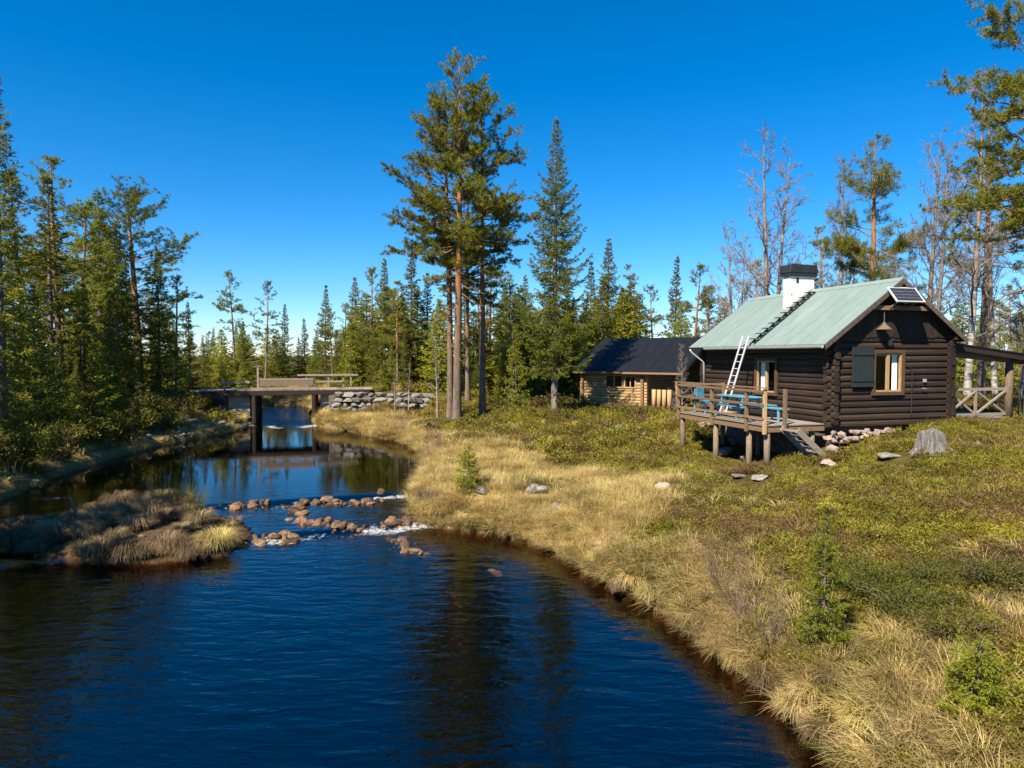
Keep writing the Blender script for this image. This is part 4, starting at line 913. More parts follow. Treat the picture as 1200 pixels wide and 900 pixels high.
def birch(seed, H, spread=2.4, r0=0.14, limbs=26, fork=1, twigs=7, fine=1.0, start=0.3):
    rng = np.random.default_rng(seed); nb = NB(); tw = NB()
    stems = []
    for s in range(fork):
        P = trunk_path(rng, H * rng.uniform(.82, 1) if s else H, 0.3)
        if fork > 1:
            a = s * 6.283 / fork + rng.uniform(-.5, .5); o = np.array([math.cos(a), math.sin(a)]); zt = P[:, 2:3] / H
            P[:, :2] += o * (0.12 + 0.55 * zt ** 1.1)
        stems.append(P); tz = np.linspace(0, 1, len(P)); nb.add(*tube_arr(P, r0 * (1 if s == 0 else .8) * (1 - tz) ** .9 + .008, 8))
    def grow(p, d, L, r, lvl):
        n = 6 if lvl < 2 else 4; s = np.linspace(0, 1, n); kk = rng.normal(0, .06, (n, 3)); kk[0] = 0
        path = p + d * (s * L)[:, None] + np.array([0, 0, 1]) * ((0.14 if lvl < 2 else -.04) * s ** 2 * L)[:, None] + np.cumsum(kk, 0) * L * .6
        tw.add(*tube_arr(path, r * (1 - s * .75) + .003, 5 if lvl == 0 else 3))
        if lvl >= 3: return
        k = {0: int(8 * fine), 1: twigs, 2: 3}[lvl]
        for j in range(k):
            f = rng.uniform(.2, 1); x = f * (n - 1); i0 = min(int(x), n - 2); q_ = path[i0] * (1 - (x - i0)) + path[i0 + 1] * (x - i0)
            dd = nrm(path[i0 + 1] - path[i0]); nd = nrm(dd * rng.uniform(.6, 1.1) + rng.normal(0, .55, 3) + np.array([0, 0, .12]))
            grow(q_, nd, L * rng.uniform(.28, .5) * (1.15 - .4 * f), r * .45 * (1 - f * .4), lvl + 1)
    for P in stems:
        for i in range(int(limbs / fork ** .6)):
            t = start + (1 - start) * (i + rng.uniform(0, 1)) / (limbs / fork ** .6); h = min(t, .97) * P[-1, 2]; az = i * 2.4 + rng.uniform(-.5, .5)
            el = R(28 + 30 * t + rng.uniform(-12, 12)); L = spread * (1.12 - t) ** .75 * rng.uniform(.6, 1.15)
            grow(on_path(P, h), np.array([math.cos(az) * math.cos(el), math.sin(az) * math.cos(el), math.sin(el)]), L, .034 * (1.15 - t) + .004, 0)
    return nb.mesh('trunk', M['birch_bark'], True), tw.mesh('crown', M['birch_twig'], False), H
def bush(seed, H=1.2, Wd=0.9, n=900, mat='bush_leaf', leaf=(.07, .035), stems=16):
    rng = np.random.default_rng(seed); nb = NB(); ends = []
    for i in range(stems):
        az = rng.uniform(0, 6.28); e = np.array([math.cos(az) * Wd * rng.uniform(.2, 1), math.sin(az) * Wd * rng.uniform(.2, 1), H * rng.uniform(.5, 1)])
        s = np.linspace(0, 1, 5)[:, None]; path = e * s * np.array([1, 1, 1]) + np.array([0, 0, .2 * H]) * np.sin(s * 3.14); nb.add(*tube_arr(path, np.linspace(.014, .004, 5), 3)); ends.append(path)
    E = np.concatenate([p[1:] for p in ends]); idx = rng.integers(0, len(E), n)
    PP = E[idx] + rng.normal(0, .13, (n, 3)) * [Wd, Wd, H * .8]; PP[:, 2] = np.abs(PP[:, 2]) + .03
    V, F = diamonds(PP, rng.normal(0, 1, (n, 3)) + [0, 0, .5], leaf[0] * rng.uniform(.6, 1.4, n), leaf[1], rng)
    return nb.mesh('stems', M['twig']), npmesh('foliage', V, F, M[mat]), H
def bare_shrub(seed, H=1.6, n=26, mat='grey_twig'):
    rng = np.random.default_rng(seed); nb = NB()
    for i in range(n):
        az = rng.uniform(0, 6.28); sp_ = rng.uniform(.05, .55) * H; h = H * rng.uniform(.5, 1); s = np.linspace(0, 1, 6)
        path = np.stack([np.cos(az) * sp_ * s ** 1.3, np.sin(az) * sp_ * s ** 1.3, h * s], 1) + np.cumsum(rng.normal(0, .015 * H, (6, 3)), 0) * (s[:, None] > 0)
        nb.add(*tube_arr(path, np.linspace(.009, .003, 6), 3))
        for j in range(4):
            k = rng.integers(2, 6); d = nrm(rng.normal(0, .6, 3) + [0, 0, .9]) * H * rng.uniform(.1, .28); nb.add(*tube_arr(np.array([path[k], path[k] + d * .5 + rng.normal(0, .02, 3), path[k] + d]), np.array([.005, .004, .002]), 3))
    return nb.mesh('bare_stems', M[mat]), None, H
def put(proto, name, label, cat, x, y, ztop=None, height=None, rz=0, group=None, wide=1.0, tilt=0.0, sink=0.08, parts=('trunk', 'crown'), z=None):
    zb = (gz(x, y) if z is None else z) - sink; H = proto[2]; s = ((ztop - zb) if ztop is not None else height) / H
    o = thing(name, label, cat, (x, y, zb), rz, group); o.scale = (s * wide, s * wide, s)
    o.rotation_euler = (tilt * math.cos(rz), tilt * math.sin(rz), rz)
    for nm, me in zip(parts, proto[:2]):
        if me is not None: link(nm, me, o)
    return o
def put_px(proto, name, label, cat, px, d, topy, **kw):
    x = at_d(px, 418, d)[0]; return put(proto, name, label, cat, x, d, ztop=at_d(px, topy, d)[2], **kw)

# hero trees
PA = pine(101, 22.5, cb=.40, cw=3.7, nbr=78, r0=.27, bend=.12, tuft=26, tl=.18, dens=1.15, dead=16, shape=.55)
put_px(PA, 'pine_tree', 'tallest pine by the river with orange upper trunk', 'tree', 535, 42.0, 66, rz=.4)
PB = pine(102, 20.5, cb=.44, cw=4.2, nbr=62, r0=.22, bend=.45, tuft=26, tl=.18, dens=1.1, dead=18, shape=.6)
put_px(PB, 'pine_tree', 'leaning pine trunk just left of the tallest pine', 'tree', 527, 43.2, 118, rz=2.2, tilt=R(1.2))
PC = pine(103, 20.0, cb=.42, cw=3.6, nbr=66, r0=.20, bend=.15, tuft=26, tl=.18, dens=1.1, dead=16, shape=.6)
put_px(PC, 'pine_tree', 'slender pine right of the tallest pine', 'tree', 565, 44.0, 104, rz=4.0)
put_px(PC, 'pine_tree', 'shorter dark pine standing behind the three tall pines', 'tree', 548, 48.5, 205, rz=1.0, wide=1.1)
SA = spruce(111, 18.5, cb=.20, cw=2.65, gapz=.40, per=7, r0=.22, tw=.042, tl=.19, step=.12, droop=.85, up=.55, shape=.92, irr=.35, dead=12, blades=9)
put_px(SA, 'spruce_tree', 'tall narrow spruce with bare lower trunk left of the hut', 'tree', 650, 40.5, 136, rz=1.1)
PL = pine(104, 14.5, cb=.30, cw=3.7, nbr=70, r0=.26, bend=.25, tuft=24, tl=.18, dens=1.0, dead=22, shape=.30, irr=1.2)
put_px(PL, 'pine_tree', 'spreading flat topped pine at the edge of the left bank forest', 'tree', 163, 49.5, 232, rz=2.6, wide=1.2)
SB = spruce(112, 21.0, cb=.05, cw=2.3, gapz=.42, per=6, r0=.26, tw=.06, tl=.26, step=.15, droop=.6, up=.35, shape=.7, irr=.3, blades=4)
put_px(SB, 'spruce_tree', 'tall dark spruce cut by the left edge of the photo', 'tree', 1, 25.5, 76, rz=.3)
PR = pine(105, 17.5, cb=.40, cw=3.6, nbr=66, r0=.24, bend=.2, tuft=24, tl=.17, dens=1.15, dead=10, shape=.45)
put_px(PR, 'pine_tree', 'pine hanging its crown into the top right corner', 'tree', 1212, 23.5, -60, rz=.9)
PE = pine(106, 14.5, cb=.22, cw=3.0, nbr=84, r0=.22, bend=.1, tuft=15, tl=.25, dens=1.1, dead=6, shape=.62)
put_px(PE, 'pine_tree', 'green conical pine rising behind the solar panel end of the roof', 'tree', 1022, 41, 162, rz=3.0)
# prototypes for the rest
PV = [pine(120 + i, 14, cb=c, cw=wd, nbr=40, r0=.17, bend=b, tuft=15, tl=.22, tw=.036, dens=.95, dead=10, shape=s) for i, (c, wd, b, s) in enumerate(((.35, 2.3, .2, .6), (.25, 2.1, .3, .65), (.45, 2.2, .35, .5), (.18, 2.2, .15, .75)))]
SV = [spruce(130 + i, 13, cb=.03, cw=wd, gapz=.40, per=6, r0=.15, tw=.062, tl=.26, step=.17, droop=dr, up=.3, shape=s, blades=6, irr=ir) for i, (wd, dr, s, ir) in enumerate(((2.1, .35, 1.0, .3), (1.8, .45, .95, .4), (2.5, .3, 1.05, .3), (1.95, .25, .95, .45)))]
YV = [spruce(140 + i, 6, cb=.04, cw=1.45, gapz=.27, per=6, r0=.075, tw=.07, tl=.22, step=.15, droop=.2, up=.3, shape=.85, blades=3, irr=.3, mat='young_needle') for i in range(2)]
BV = [birch(150, 13, 3.0, .16, 34, 1, 9), birch(151, 12, 2.6, .13, 34, 2, 8), birch(152, 14, 3.2, .17, 40, 2, 9), birch(153, 11, 2.2, .11, 30, 1, 8, start=.2)]
G = {'L': ('left', 'trees of the left bank forest'), 'C': ('bridge', 'forest trees behind the bridge'), 'M': ('hut', 'forest trees behind the hut'), 'R': ('cabin', 'trees behind the log cabin')}
KIND = {'P': (PV, 'pine_tree', 'pine'), 'S': (SV, 'spruce_tree', 'spruce'), 'Y': (YV, 'spruce_tree', 'young spruce'), 'B': (BV, 'birch_tree', 'bare birch')}
LM = [(-20, 'beyond the left photo edge'), (25, 'at the left photo edge'), (62, 'a little right of the left photo edge'), (105, 'left of the flat topped pine'), (150, 'close left of the flat topped pine'), (185, 'right behind the flat topped pine'), (215, 'right of the flat topped pine'), (262, 'left of the bridge'), (300, 'above the left end of the bridge'), (340, 'above the middle of the bridge'), (375, 'above the right bridge pier'), (410, 'above the right bridge railing'), (442, 'above the start of the stone wall'), (478, 'above the stone wall'), (520, 'just left of the tall pines'), (555, 'between the tall pine trunks'), (600, 'just right of the tall pines'), (640, 'left of the tall narrow spruce'), (685, 'right of the tall narrow spruce'), (720, 'above the left part of the hut roof'), (760, 'above the middle of the hut roof'), (800, 'above the right part of the hut roof'), (850, 'above the far end of the cabin roof'), (915, 'left of the white chimney'), (960, 'behind the white chimney'), (1010, 'right of the white chimney'), (1060, 'behind the roof peak'), (1105, 'right of the solar panel'), (1150, 'behind the porch'), (1195, 'behind the porch end'), (9999, 'beyond the right photo edge')]
def landmark(px): return next(t_ for a_, t_ in LM if px < a_)
def tree_label(kn, px, top_, d):
    sz = 'tall' if top_ < 320 else ('mid sized' if top_ < 380 else 'low')
    return f"{sz} {kn} in the {'front' if d < 50 else ('middle' if d < 63 else 'back')} row {landmark(px)}"
def stand(lst, where, group):
    for i, (px, top_, d, kd, lab) in enumerate(lst):
        pv, nm, kn = KIND[kd]; p = pv[(i * 7 + int(px)) % len(pv)]
        put_px(p, nm, lab or tree_label(kn, px, top_, d), 'tree', px, d, top_, rz=rnd.uniform(0, 6.28), group='forest trees ' + landmark(px), wide=(.7 if px == 605 else rnd.uniform(.95, 1.2)), tilt=rnd.uniform(-.02, .02))
stand([(30, 208, 36, 'P', 'thin pine second from the left edge of the photo'), (57, 203, 35, 'S', 'yellow green spruce in front of the left bank pines'), (74, 186, 40, 'P', 'highest pine in the left bank forest'), (97, 235, 43, 'P', None), (117, 217, 46, 'S', 'pointed spruce between the highest left pine and the flat topped pine'), (138, 252, 45, 'S', None), (150, 300, 47, 'S', None), (186, 296, 49, 'S', None), (205, 318, 52, 'P', None), (222, 352, 56, 'S', None), (15, 280, 31, 'S', None), (-25, 180, 34, 'S', None), (100, 330, 37, 'S', None), (128, 350, 39, 'S', None), (42, 330, 30, 'S', None), (-40, 250, 28, 'S', None), (72, 300, 42, 'P', None), (205, 390, 53, 'Y', None), (182, 395, 54, 'Y', None), (146, 395, 52, 'Y', None), (238, 392, 60, 'S', None), ], 'in the dense forest on the left bank', G['L'][1])
stand([(64, 405, 32.5, 'Y', None), (112, 395, 36, 'Y', None), (25, 400, 29.5, 'S', None), (88, 418, 34, 'S', None), (135, 430, 38.5, 'Y', None), (45, 432, 31, 'Y', None)], 'low on the edge of the left bank', 'small trees along the left bank')
stand([(250, 383, 64, 'S', None), (275, 320, 74, 'P', 'left one of two pines standing out above the bridge'), (311, 325, 84, 'P', 'right one of two pines standing out above the bridge'), (334, 356, 92, 'S', None), (357, 372, 94, 'S', None), (381, 333, 70, 'S', None), (403, 352, 72, 'P', None), (418, 324, 66, 'S', None), (433, 308, 60, 'P', None), (450, 300, 58, 'S', None), (466, 330, 56, 'P', None), (482, 288, 60, 'S', None), (500, 318, 62, 'S', None), (283, 392, 68, 'Y', None), (262, 405, 62, 'Y', None), (322, 398, 92, 'Y', None), (350, 394, 95, 'S', None), (370, 388, 90, 'Y', None), (395, 385, 60, 'S', None), (412, 392, 58, 'Y', None), (440, 380, 56, 'S', None), (458, 405, 52, 'Y', None), (475, 385, 54, 'S', None), (425, 360, 59, 'S', None), (390, 362, 66, 'P', None), (448, 425, 51.5, 'Y', 'bright young spruce growing above the stone wall')], 'in the forest behind the bridge', G['C'][1])
stand([(515, 350, 56, 'S', None), (545, 330, 55, 'S', None), (575, 310, 58, 'P', None), (590, 335, 57, 'S', None), (605, 378, 43, 'Y', 'small branching spruce between the pines and the tall spruce'), (618, 320, 60, 'S', None), (640, 335, 58, 'S', None), (672, 345, 54, 'S', None), (692, 305, 62, 'S', None), (711, 278, 60, 'S', 'highest spruce directly behind the black hut roof'), (737, 308, 64, 'P', None), (752, 340, 66, 'P', None), (766, 336, 68, 'P', None), (790, 297, 66, 'S', 'slim pointed spruce between hut roof and cabin roof'), (812, 312, 62, 'P', None), (832, 330, 60, 'P', None), (560, 400, 53, 'S', None), (630, 395, 52, 'Y', None), (680, 385, 53, 'Y', None), (655, 400, 51, 'S', None), (720, 370, 58, 'S', None), (590, 410, 52, 'Y', None), (530, 420, 52, 'Y', None)], 'in the forest behind the hut', G['M'][1])
stand([(862, 258, 48, 'B', None), (902, 156, 44, 'B', 'tallest bare birch left of the white chimney'), (982, 185, 46, 'B', 'bare birch between the chimney and the green conical pine'), (962, 262, 50, 'P', None), (885, 300, 55, 'P', None), (1000, 300, 50, 'P', None), (1088, 150, 36, 'B', None), (1134, 95, 33.5, 'B', 'big white trunked birch behind the porch'), (1168, 190, 37, 'B', None), (1196, 250, 32, 'B', None), (1150, 130, 40, 'P', None), (1160, 345, 60, 'P', None), (1186, 335, 62, 'P', None), (1095, 340, 66, 'P', None), (1120, 350, 70, 'S', None), (1230, 300, 45, 'S', None), (930, 330, 60, 'P', None), (1260, 180, 36, 'B', None)], 'behind the dark log cabin', G['R'][1])
# deep forest fill
frnd = random.Random(21); cnt = 0
while cnt < 125:
    px = frnd.uniform(-160, 1360); d = frnd.uniform(62, 125); x = (px - 600) / FPX * d
    if 285 < px < 378 and d < 88: continue
    sky_gap = 330 < px < 375 or 770 < px < 800
    top_ = frnd.uniform(378, 404) if px < 840 else frnd.uniform(350, 395)
    if sky_gap: top_ = max(top_, 398)
    kd = frnd.choice('SSSPPY' if px < 840 else 'SPPPB'); pv, nm, kn = KIND[kd]
    put(frnd.choice(pv), nm, tree_label(kn, px, top_, d), 'tree', x, d, ztop=at_d(px, top_, d)[2], rz=frnd.uniform(0, 6), group='forest trees ' + landmark(px), wide=frnd.uniform(1.1, 1.6)); cnt += 1
SKY = np.array([(240, 390), (260, 375), (300, 362), (335, 372), (360, 388), (380, 352), (420, 337), (450, 312), (500, 312), (560, 310), (620, 330), (690, 312), (710, 295), (740, 322), (770, 346), (800, 346), (840, 336), (1000, 340), (1200, 345)])
LSK = np.array([(-60, 230), (20, 225), (75, 205), (117, 235), (150, 262), (190, 300), (225, 355), (245, 388)])
for k in range(15):
    px = frnd.uniform(-60, 240); d = frnd.uniform(52, 66) if px > 110 else frnd.uniform(40, 58); x = (px - 600) / FPX * d
    top_ = np.interp(px, LSK[:, 0], LSK[:, 1]) + frnd.uniform(10, 120); kd = frnd.choice('SSPPY'); pv, nm, kn = KIND[kd]
    put(frnd.choice(pv), nm, tree_label(kn, px, top_, d), 'tree', x, d, ztop=at_d(px, top_, d)[2], rz=frnd.uniform(0, 6), group='forest trees ' + landmark(px), wide=frnd.uniform(1.0, 1.35))
cnt = 0
while cnt < 95:
    px = frnd.uniform(235, 860) if cnt < 80 else frnd.uniform(860, 1230); d = frnd.uniform(52.5, 66) if px < 860 else frnd.uniform(48, 66); x = (px - 600) / FPX * d
    if 285 < px < 378: d += 34; x = (px - 600) / FPX * d
    elif -24 < x < -10 and d < 62: d += 8; x = (px - 600) / FPX * d
    top_ = np.interp(px, SKY[:, 0], SKY[:, 1]) + frnd.uniform(8, 70); kd = frnd.choice('SYYYP'); pv, nm, kn = KIND[kd]
    put(frnd.choice(pv), nm, tree_label(kn, px, top_, d), 'tree', x, d, ztop=at_d(px, top_, d)[2], rz=frnd.uniform(0, 6), group='forest trees ' + landmark(px), wide=frnd.uniform(1.1, 1.6)); cnt += 1
# trees on the near left bank, beside the camera: they shade the island and the left bank
for i, (x, y, h, k) in enumerate(((-15.6, 11.6, 12, 0), (-15.4, 9.2, 13, 1), (-14.9, 7, 12, 2), (-16.3, 13.8, 13, 2), (-15.0, 5.0, 12, 1), (-18.6, 9.2, 15, 1), (-19.6, 14.6, 14, 3), (-17, 4, 14, 0), (-23, 13, 16, 2), (-20.2, 17.5, 13, 3), (-24, 18, 16, 0), (-16.0, 0.5, 13, 1), (-22.5, 8, 15, 3))):
    put(SV[k], 'spruce_tree', 'spruce on the left bank beyond the left edge of the photo', 'tree', x, y, height=h, rz=i, group='spruces on the near left bank')

# saplings and bushes in the foreground
SAP = spruce(160, 1.75, cb=.10, cw=.50, gapz=.075, per=6, r0=.022, tw=.014, tl=.058, step=.026, droop=.25, up=.25, shape=.75, irr=.35, blades=6, mat='young_needle', dead=14)
x, y, z = at_g(965, 772); put(SAP, 'spruce_sapling', 'green spruce sapling with grey dead lower twigs on the near bank', 'sapling', x, y, height=2.15, rz=.5, wide=.62)
x, y, z = at_g(1145, 838); put(spruce(161, 0.75, cb=.05, cw=.55, gapz=.055, per=7, r0=.016, tw=.014, tl=.058, step=.024, droop=.15, up=.3, shape=.6, irr=.35, blades=6, mat='young_needle', dead=4), 'spruce_sapling', 'low bright green spruce sapling near the lower right corner', 'sapling', x, y, height=.85, wide=.72)
x, y, z = at_g(549, 576); put(spruce(162, 1.75, cb=.03, cw=.62, gapz=.13, per=6, r0=.03, tw=.028, tl=.10, step=.06, droop=.1, up=.35, shape=.7, irr=.3, blades=4, dead=0, mat='young_needle'), 'spruce_sapling', 'small bushy spruce standing alone in the dry grass by the pool', 'sapling', x, y, height=1.55)
JB = [bush(170 + i, .55, .62, 3000, 'bush_leaf', (.05, .016), 26) for i in range(2)]
for px, py, zz, h, lab in ((1010, 700, 1.6, .60, 'low dark green juniper right of the sapling'), (1060, 725, 1.6, .55, 'sprawling juniper between the two near saplings'), (1115, 755, 1.5, .5, 'green juniper just above the low bright sapling'), (1165, 690, 1.9, .5, 'juniper bush near the right edge of the photo'), (1090, 690, 1.8, .45, 'small juniper on the heath above the sprawling juniper')):
    x, y, z = at_g(px, py); put(JB[int(px) % 2], 'juniper_bush', lab, 'bush', x, y, height=h, rz=px, parts=('stems', 'foliage'), wide=1.3, group='junipers on the near slope')
BU = [bush(180 + i, 1.2, .9, 1300, 'bush_leaf', (.13, .06), 18) for i in range(2)]
for i, (px, py, zz, h) in enumerate(((236, 482, 1.2, 1.3), (200, 505, .6, .9), (170, 508, .6, 1.4), (140, 515, .5, 1.2), (110, 522, .5, 1.3), (80, 532, .5, 1.3), (50, 540, .5, 1.4), (20, 552, .5, 1.3), (180, 492, .9, 1.7), (120, 500, .9, 1.6), (60, 510, .9, 1.8), (0, 530, .9, 1.6), (-25, 560, .5, 1.4))):
    x, y, z = at_g(px, py); put(BU[i % 2], 'leafy_bush', 'low green bush along the shaded left bank', 'bush', x, y, height=h, rz=i, parts=('stems', 'foliage'), group='bushes of the left bank', wide=1.2)
BS = [bare_shrub(190 + i, 1.6, 20, 'twig') for i in range(3)]
for i, (px, py, zz, h, lab) in enumerate(((870, 735, .5, 1.25, 'bare twiggy shrub on the bank left of the sapling'), (905, 760, .6, 1.15, 'bare twiggy shrub close to the sapling and the water'), (840, 700, .6, 1.0, 'small bare shrub in dry grass above the bank edge'), (500, 545, .4, 1.5, 'bare grey shrub by the pool below the pines'), (515, 530, .5, 1.6, 'bare grey shrub in front of the tallest pine base'), (470, 510, .4, 1.6, 'thin bare shrub on the far pool shore'), (1030, 470, 2.7, .8, None), (800, 470, 1.6, 2.2, None), (75, 540, .4, 1.6, 'pale bare shrub on the dark left bank'))):
    if lab is None: continue
    x, y, z = at_g(px, py); put(BS[i % 3], 'bare_shrub', lab, 'shrub', x, y, height=h, rz=i * 1.3, group='bare shrubs near the water')
# thin young birch trunks on the far shore, and the reddish tree behind the cabin corner
TB = birch(199, 6.5, .9, .055, 14, 1, 5, start=.35)
for px, d, top_, lab in ((512, 43.5, 395, 'thin pale birch trunk left of the tall pines'), (478, 46, 420, 'thin bare birch on the grassy far shore'), (462, 46.3, 425, 'slight bare birch near the stone wall'), (600, 50, 330, 'thin birch in the shade behind the pines')):
    put_px(TB, 'birch_tree', lab, 'tree', px, d, top_, rz=px, tilt=R(2))
x, y, _ = cab(.2, 9.2); put(BV[3], 'birch_tree', 'small reddish bare tree at the far corner of the cabin', 'tree', x - .4, y, height=3.7, rz=2)

# ------------------------------------------------------------------ stones
RK = [rock_mesh('rock', M['river_stone'], 300 + i, 2, .72, .35) for i in range(6)]
PK = [rock_mesh('rock', M['granite'], 320 + i, 2, .7, .35) for i in range(4)]
KK = [rock_mesh('rock', M['pink_stone'], 340 + i, 2, .6, .35) for i in range(3)]
def rock(meshes, label, x, y, s, group=None, z=None, sink=.3, flat=1.0):
    me = rnd.choice(meshes); zz = gz(x, y) if z is None else z
    o = link('rock', me, None, (x, y, zz + s * .36 * flat - s * sink * flat), (rnd.uniform(-.25, .25), rnd.uniform(-.25, .25), rnd.uniform(0, 6.28)), (s, s * rnd.uniform(.5, 1), s * flat * rnd.uniform(.55, 1.15)))
    return props(o, label, 'rock', group)
PEB = []; STN = []
def row(pts, n, wd, smin, smax, label, group, wz):
    P = [np.array(at_z(a, b, wz)[:2]) for a, b in pts]; L = [np.linalg.norm(P[i + 1] - P[i]) for i in range(len(P) - 1)]; tot = sum(L)
    for k in range(n):
        t = (k + rnd.random()) / n * tot; i = 0
        while i < len(L) - 1 and t > L[i]: t -= L[i]; i += 1
        p = P[i] + (P[i + 1] - P[i]) * min(1, t / L[i]) + np.array([rnd.gauss(0, wd), rnd.gauss(0, wd)])
        s = smin * .7 + (smax * 1.45 - smin * .7) * rnd.random() ** 1.9
        if s < smin * 1.05 and s < .24: PEB.append((p[0], p[1], float(water_z(p[0], p[1])) - .05, s)); continue
        rock(RK, label, p[0], p[1], s, group, z=float(water_z(p[0], p[1])) - .06, sink=.2)
row([(238, 594), (300, 590), (335, 592), (360, 600)], 58, .16, 0.13, 0.34, 'brown rock in the left half of the upper weir row', 'rocks of the upper weir', .16)
row([(355, 587), (380, 584), (400, 588), (425, 584)], 45, .16, 0.16, 0.39, 'brown rock in the middle of the upper weir row', 'rocks of the upper weir', .2)
row([(425, 586), (450, 582)], 13, .14, 0.11, 0.25, 'wet brown rock at the right end of the upper weir', 'rocks of the upper weir', .2)
rock(RK, 'single tall reddish rock at the right end of the upper weir', *at_z(446, 580, .2)[:2], .46, z=.2, sink=.1)
row([(302, 633), (330, 630), (350, 630)], 49, .14, 0.13, 0.34, 'brown rock in the lower weir beside the grassy island', 'rocks of the lower weir', .05)
row([(352, 612), (375, 612), (395, 618)], 49, .2, 0.12, 0.31, 'brown rock of the central heap between the weir rows', 'rocks of the central heap', .1)
row([(395, 622), (440, 616), (470, 612)], 27, .12, 0.10, 0.23, 'small wet rock in the foaming gap of the lower weir', 'rocks of the lower weir', .06)
row([(466, 614), (490, 606), (520, 604), (545, 606)], 66, .14, 0.12, 0.30, 'brown rock heaped against the right bank at the weir', 'rocks at the right bank', .1)
row([(456, 630), (470, 636), (484, 646), (495, 650)], 39, .10, 0.12, 0.28, 'orange brown rock in the short spur below the weir', 'rocks of the short spur', .0)
rock(RK, 'large reddish boulder at the water edge under a dark grass overhang', *at_z(728, 688, .1)[:2], .72, z=-.05, sink=.15)
rock(RK, 'flat brown rock just breaking the shallow water', *at_z(580, 667, 0)[:2], .45, z=-.16, sink=.1, flat=.6)
for (px, py, zz, s, ms, lab, fl) in ((972, 548, 2.0, .58, KK, 'pale rounded rock on the slope below the cabin corner', .8), (1040, 537, 2.35, .85, PK, 'flat grey rock slab on the heath below the window', .45), (851, 533, 1.5, .6, PK, 'pale angular rock under the deck between posts', 1.0), (874, 541, 1.4, .5, KK, 'white rock next to the middle deck post', .8),
    (865, 560, 1.35, .9, PK, 'flat grey stone lying in front of the deck posts', .3), (890, 563, 1.4, .7, PK, 'low grey stone right of the flat stone before the deck', .35), (776, 573, 1.0, .6, KK, 'small pinkish stone in the dry grass below the deck', .6), (728, 506, 1.15, .95, PK, 'grey boulder on the slope below the hut', 1.0), (627, 578, .55, .62, PK, 'dark split rock in the middle of the yellow grass', .9),
    (636, 578, .55, .5, PK, 'grey rock touching the dark split rock', .9), (655, 596, .45, .45, PK, 'small grey rock at the lower edge of the yellow grass', .8), (556, 497, .95, .75, PK, 'grey boulder right of the tallest pine base', 1.0), (508, 497, .7, .5, PK, 'pale stone left of the tallest pine base', .9), (955, 531, 1.9, .5, KK, 'pink stone at the foot of the deck stairs', .8), (946, 538, 1.8, .38, KK, 'small pink stone beside the stair foot', .8), (1146, 524, 2.55, .3, KK, 'tiny yellowish stone right of the tree stump', .8), (700, 640, .5, .35, KK, 'small pale stone in grass above the bank bend', .7), (565, 578, .45, .6, PK, 'dark rock right of the lone small spruce', .7)):
    x, y, _ = at_g(px, py); STN.append((x, y, s)); rock(ms, lab, x, y, s, 'loose stones on the slope', flat=fl, sink=.12)
rkv = [np.array([v.co for v in me.vertices]) for me in RK]; rkf = [np.array([tuple(p.vertices) for p in me.polygons]) for me in RK]
pb = NB()
for k, (x, y, z, s) in enumerate(PEB):
    for e in range(3 if k % 2 else 2):
        a_ = rnd.uniform(0, 6.28); s2 = s * rnd.uniform(.5, 1.1); q_ = rkv[(k + e) % 6] * np.array([s2, s2 * rnd.uniform(.6, 1), s2 * rnd.uniform(.6, 1)]); cs, sn = math.cos(a_), math.sin(a_)
        q_ = np.stack([q_[:, 0] * cs - q_[:, 1] * sn, q_[:, 0] * sn + q_[:, 1] * cs, q_[:, 2]], 1); pb.add(q_ + np.array([x + rnd.gauss(0, .14) * (e > 0), y + rnd.gauss(0, .14) * (e > 0), z + s2 * .12]), rkf[(k + e) % 6])
props(link('weir_pebbles', pb.mesh('weir_pebbles', M['river_stone'])), 'small brown stones filling the weir between the larger rocks', 'pebbles', None, 'stuff')
row2 = [(290, 500), (270, 505), (250, 508), (228, 512), (205, 518), (180, 522), (150, 530)]
for k in range(30):
    a = rnd.randrange(len(row2) - 1); f = rnd.random(); px = row2[a][0] * (1 - f) + row2[a + 1][0] * f; py = row2[a][1] * (1 - f) + row2[a + 1][1] * f - rnd.uniform(0, 12)
    x, y, _ = at_z(px, py, .3); rock([DK for DK in PK], 'grey stone along the dark left bank near the bridge', x, y, rnd.uniform(.3, .7), 'stones of the left bank')
for k in range(16):
    px = rnd.uniform(372, 425); py = 500 + (px - 372) * .17 - rnd.uniform(0, 10); x, y, _ = at_z(px, py, .35); rock(PK, 'grey stone on the grassy shore right of the bridge', x, y, rnd.uniform(.3, .65), 'stones right of the bridge')
for k in range(26):
    px = rnd.uniform(-10, 300); py = 655 - rnd.uniform(0, 50) if k % 2 else 654 + (6 if 60 < px < 200 else 0) - max(0, px - 230) * .3; x, y, _ = at_z(px, py, .05)
    if sdist(x, y, island_poly) < .12: rock(RK if k % 3 else PK, 'dark stone among the tussocks of the river island', x, y, rnd.uniform(.15, .42), 'stones on the island')
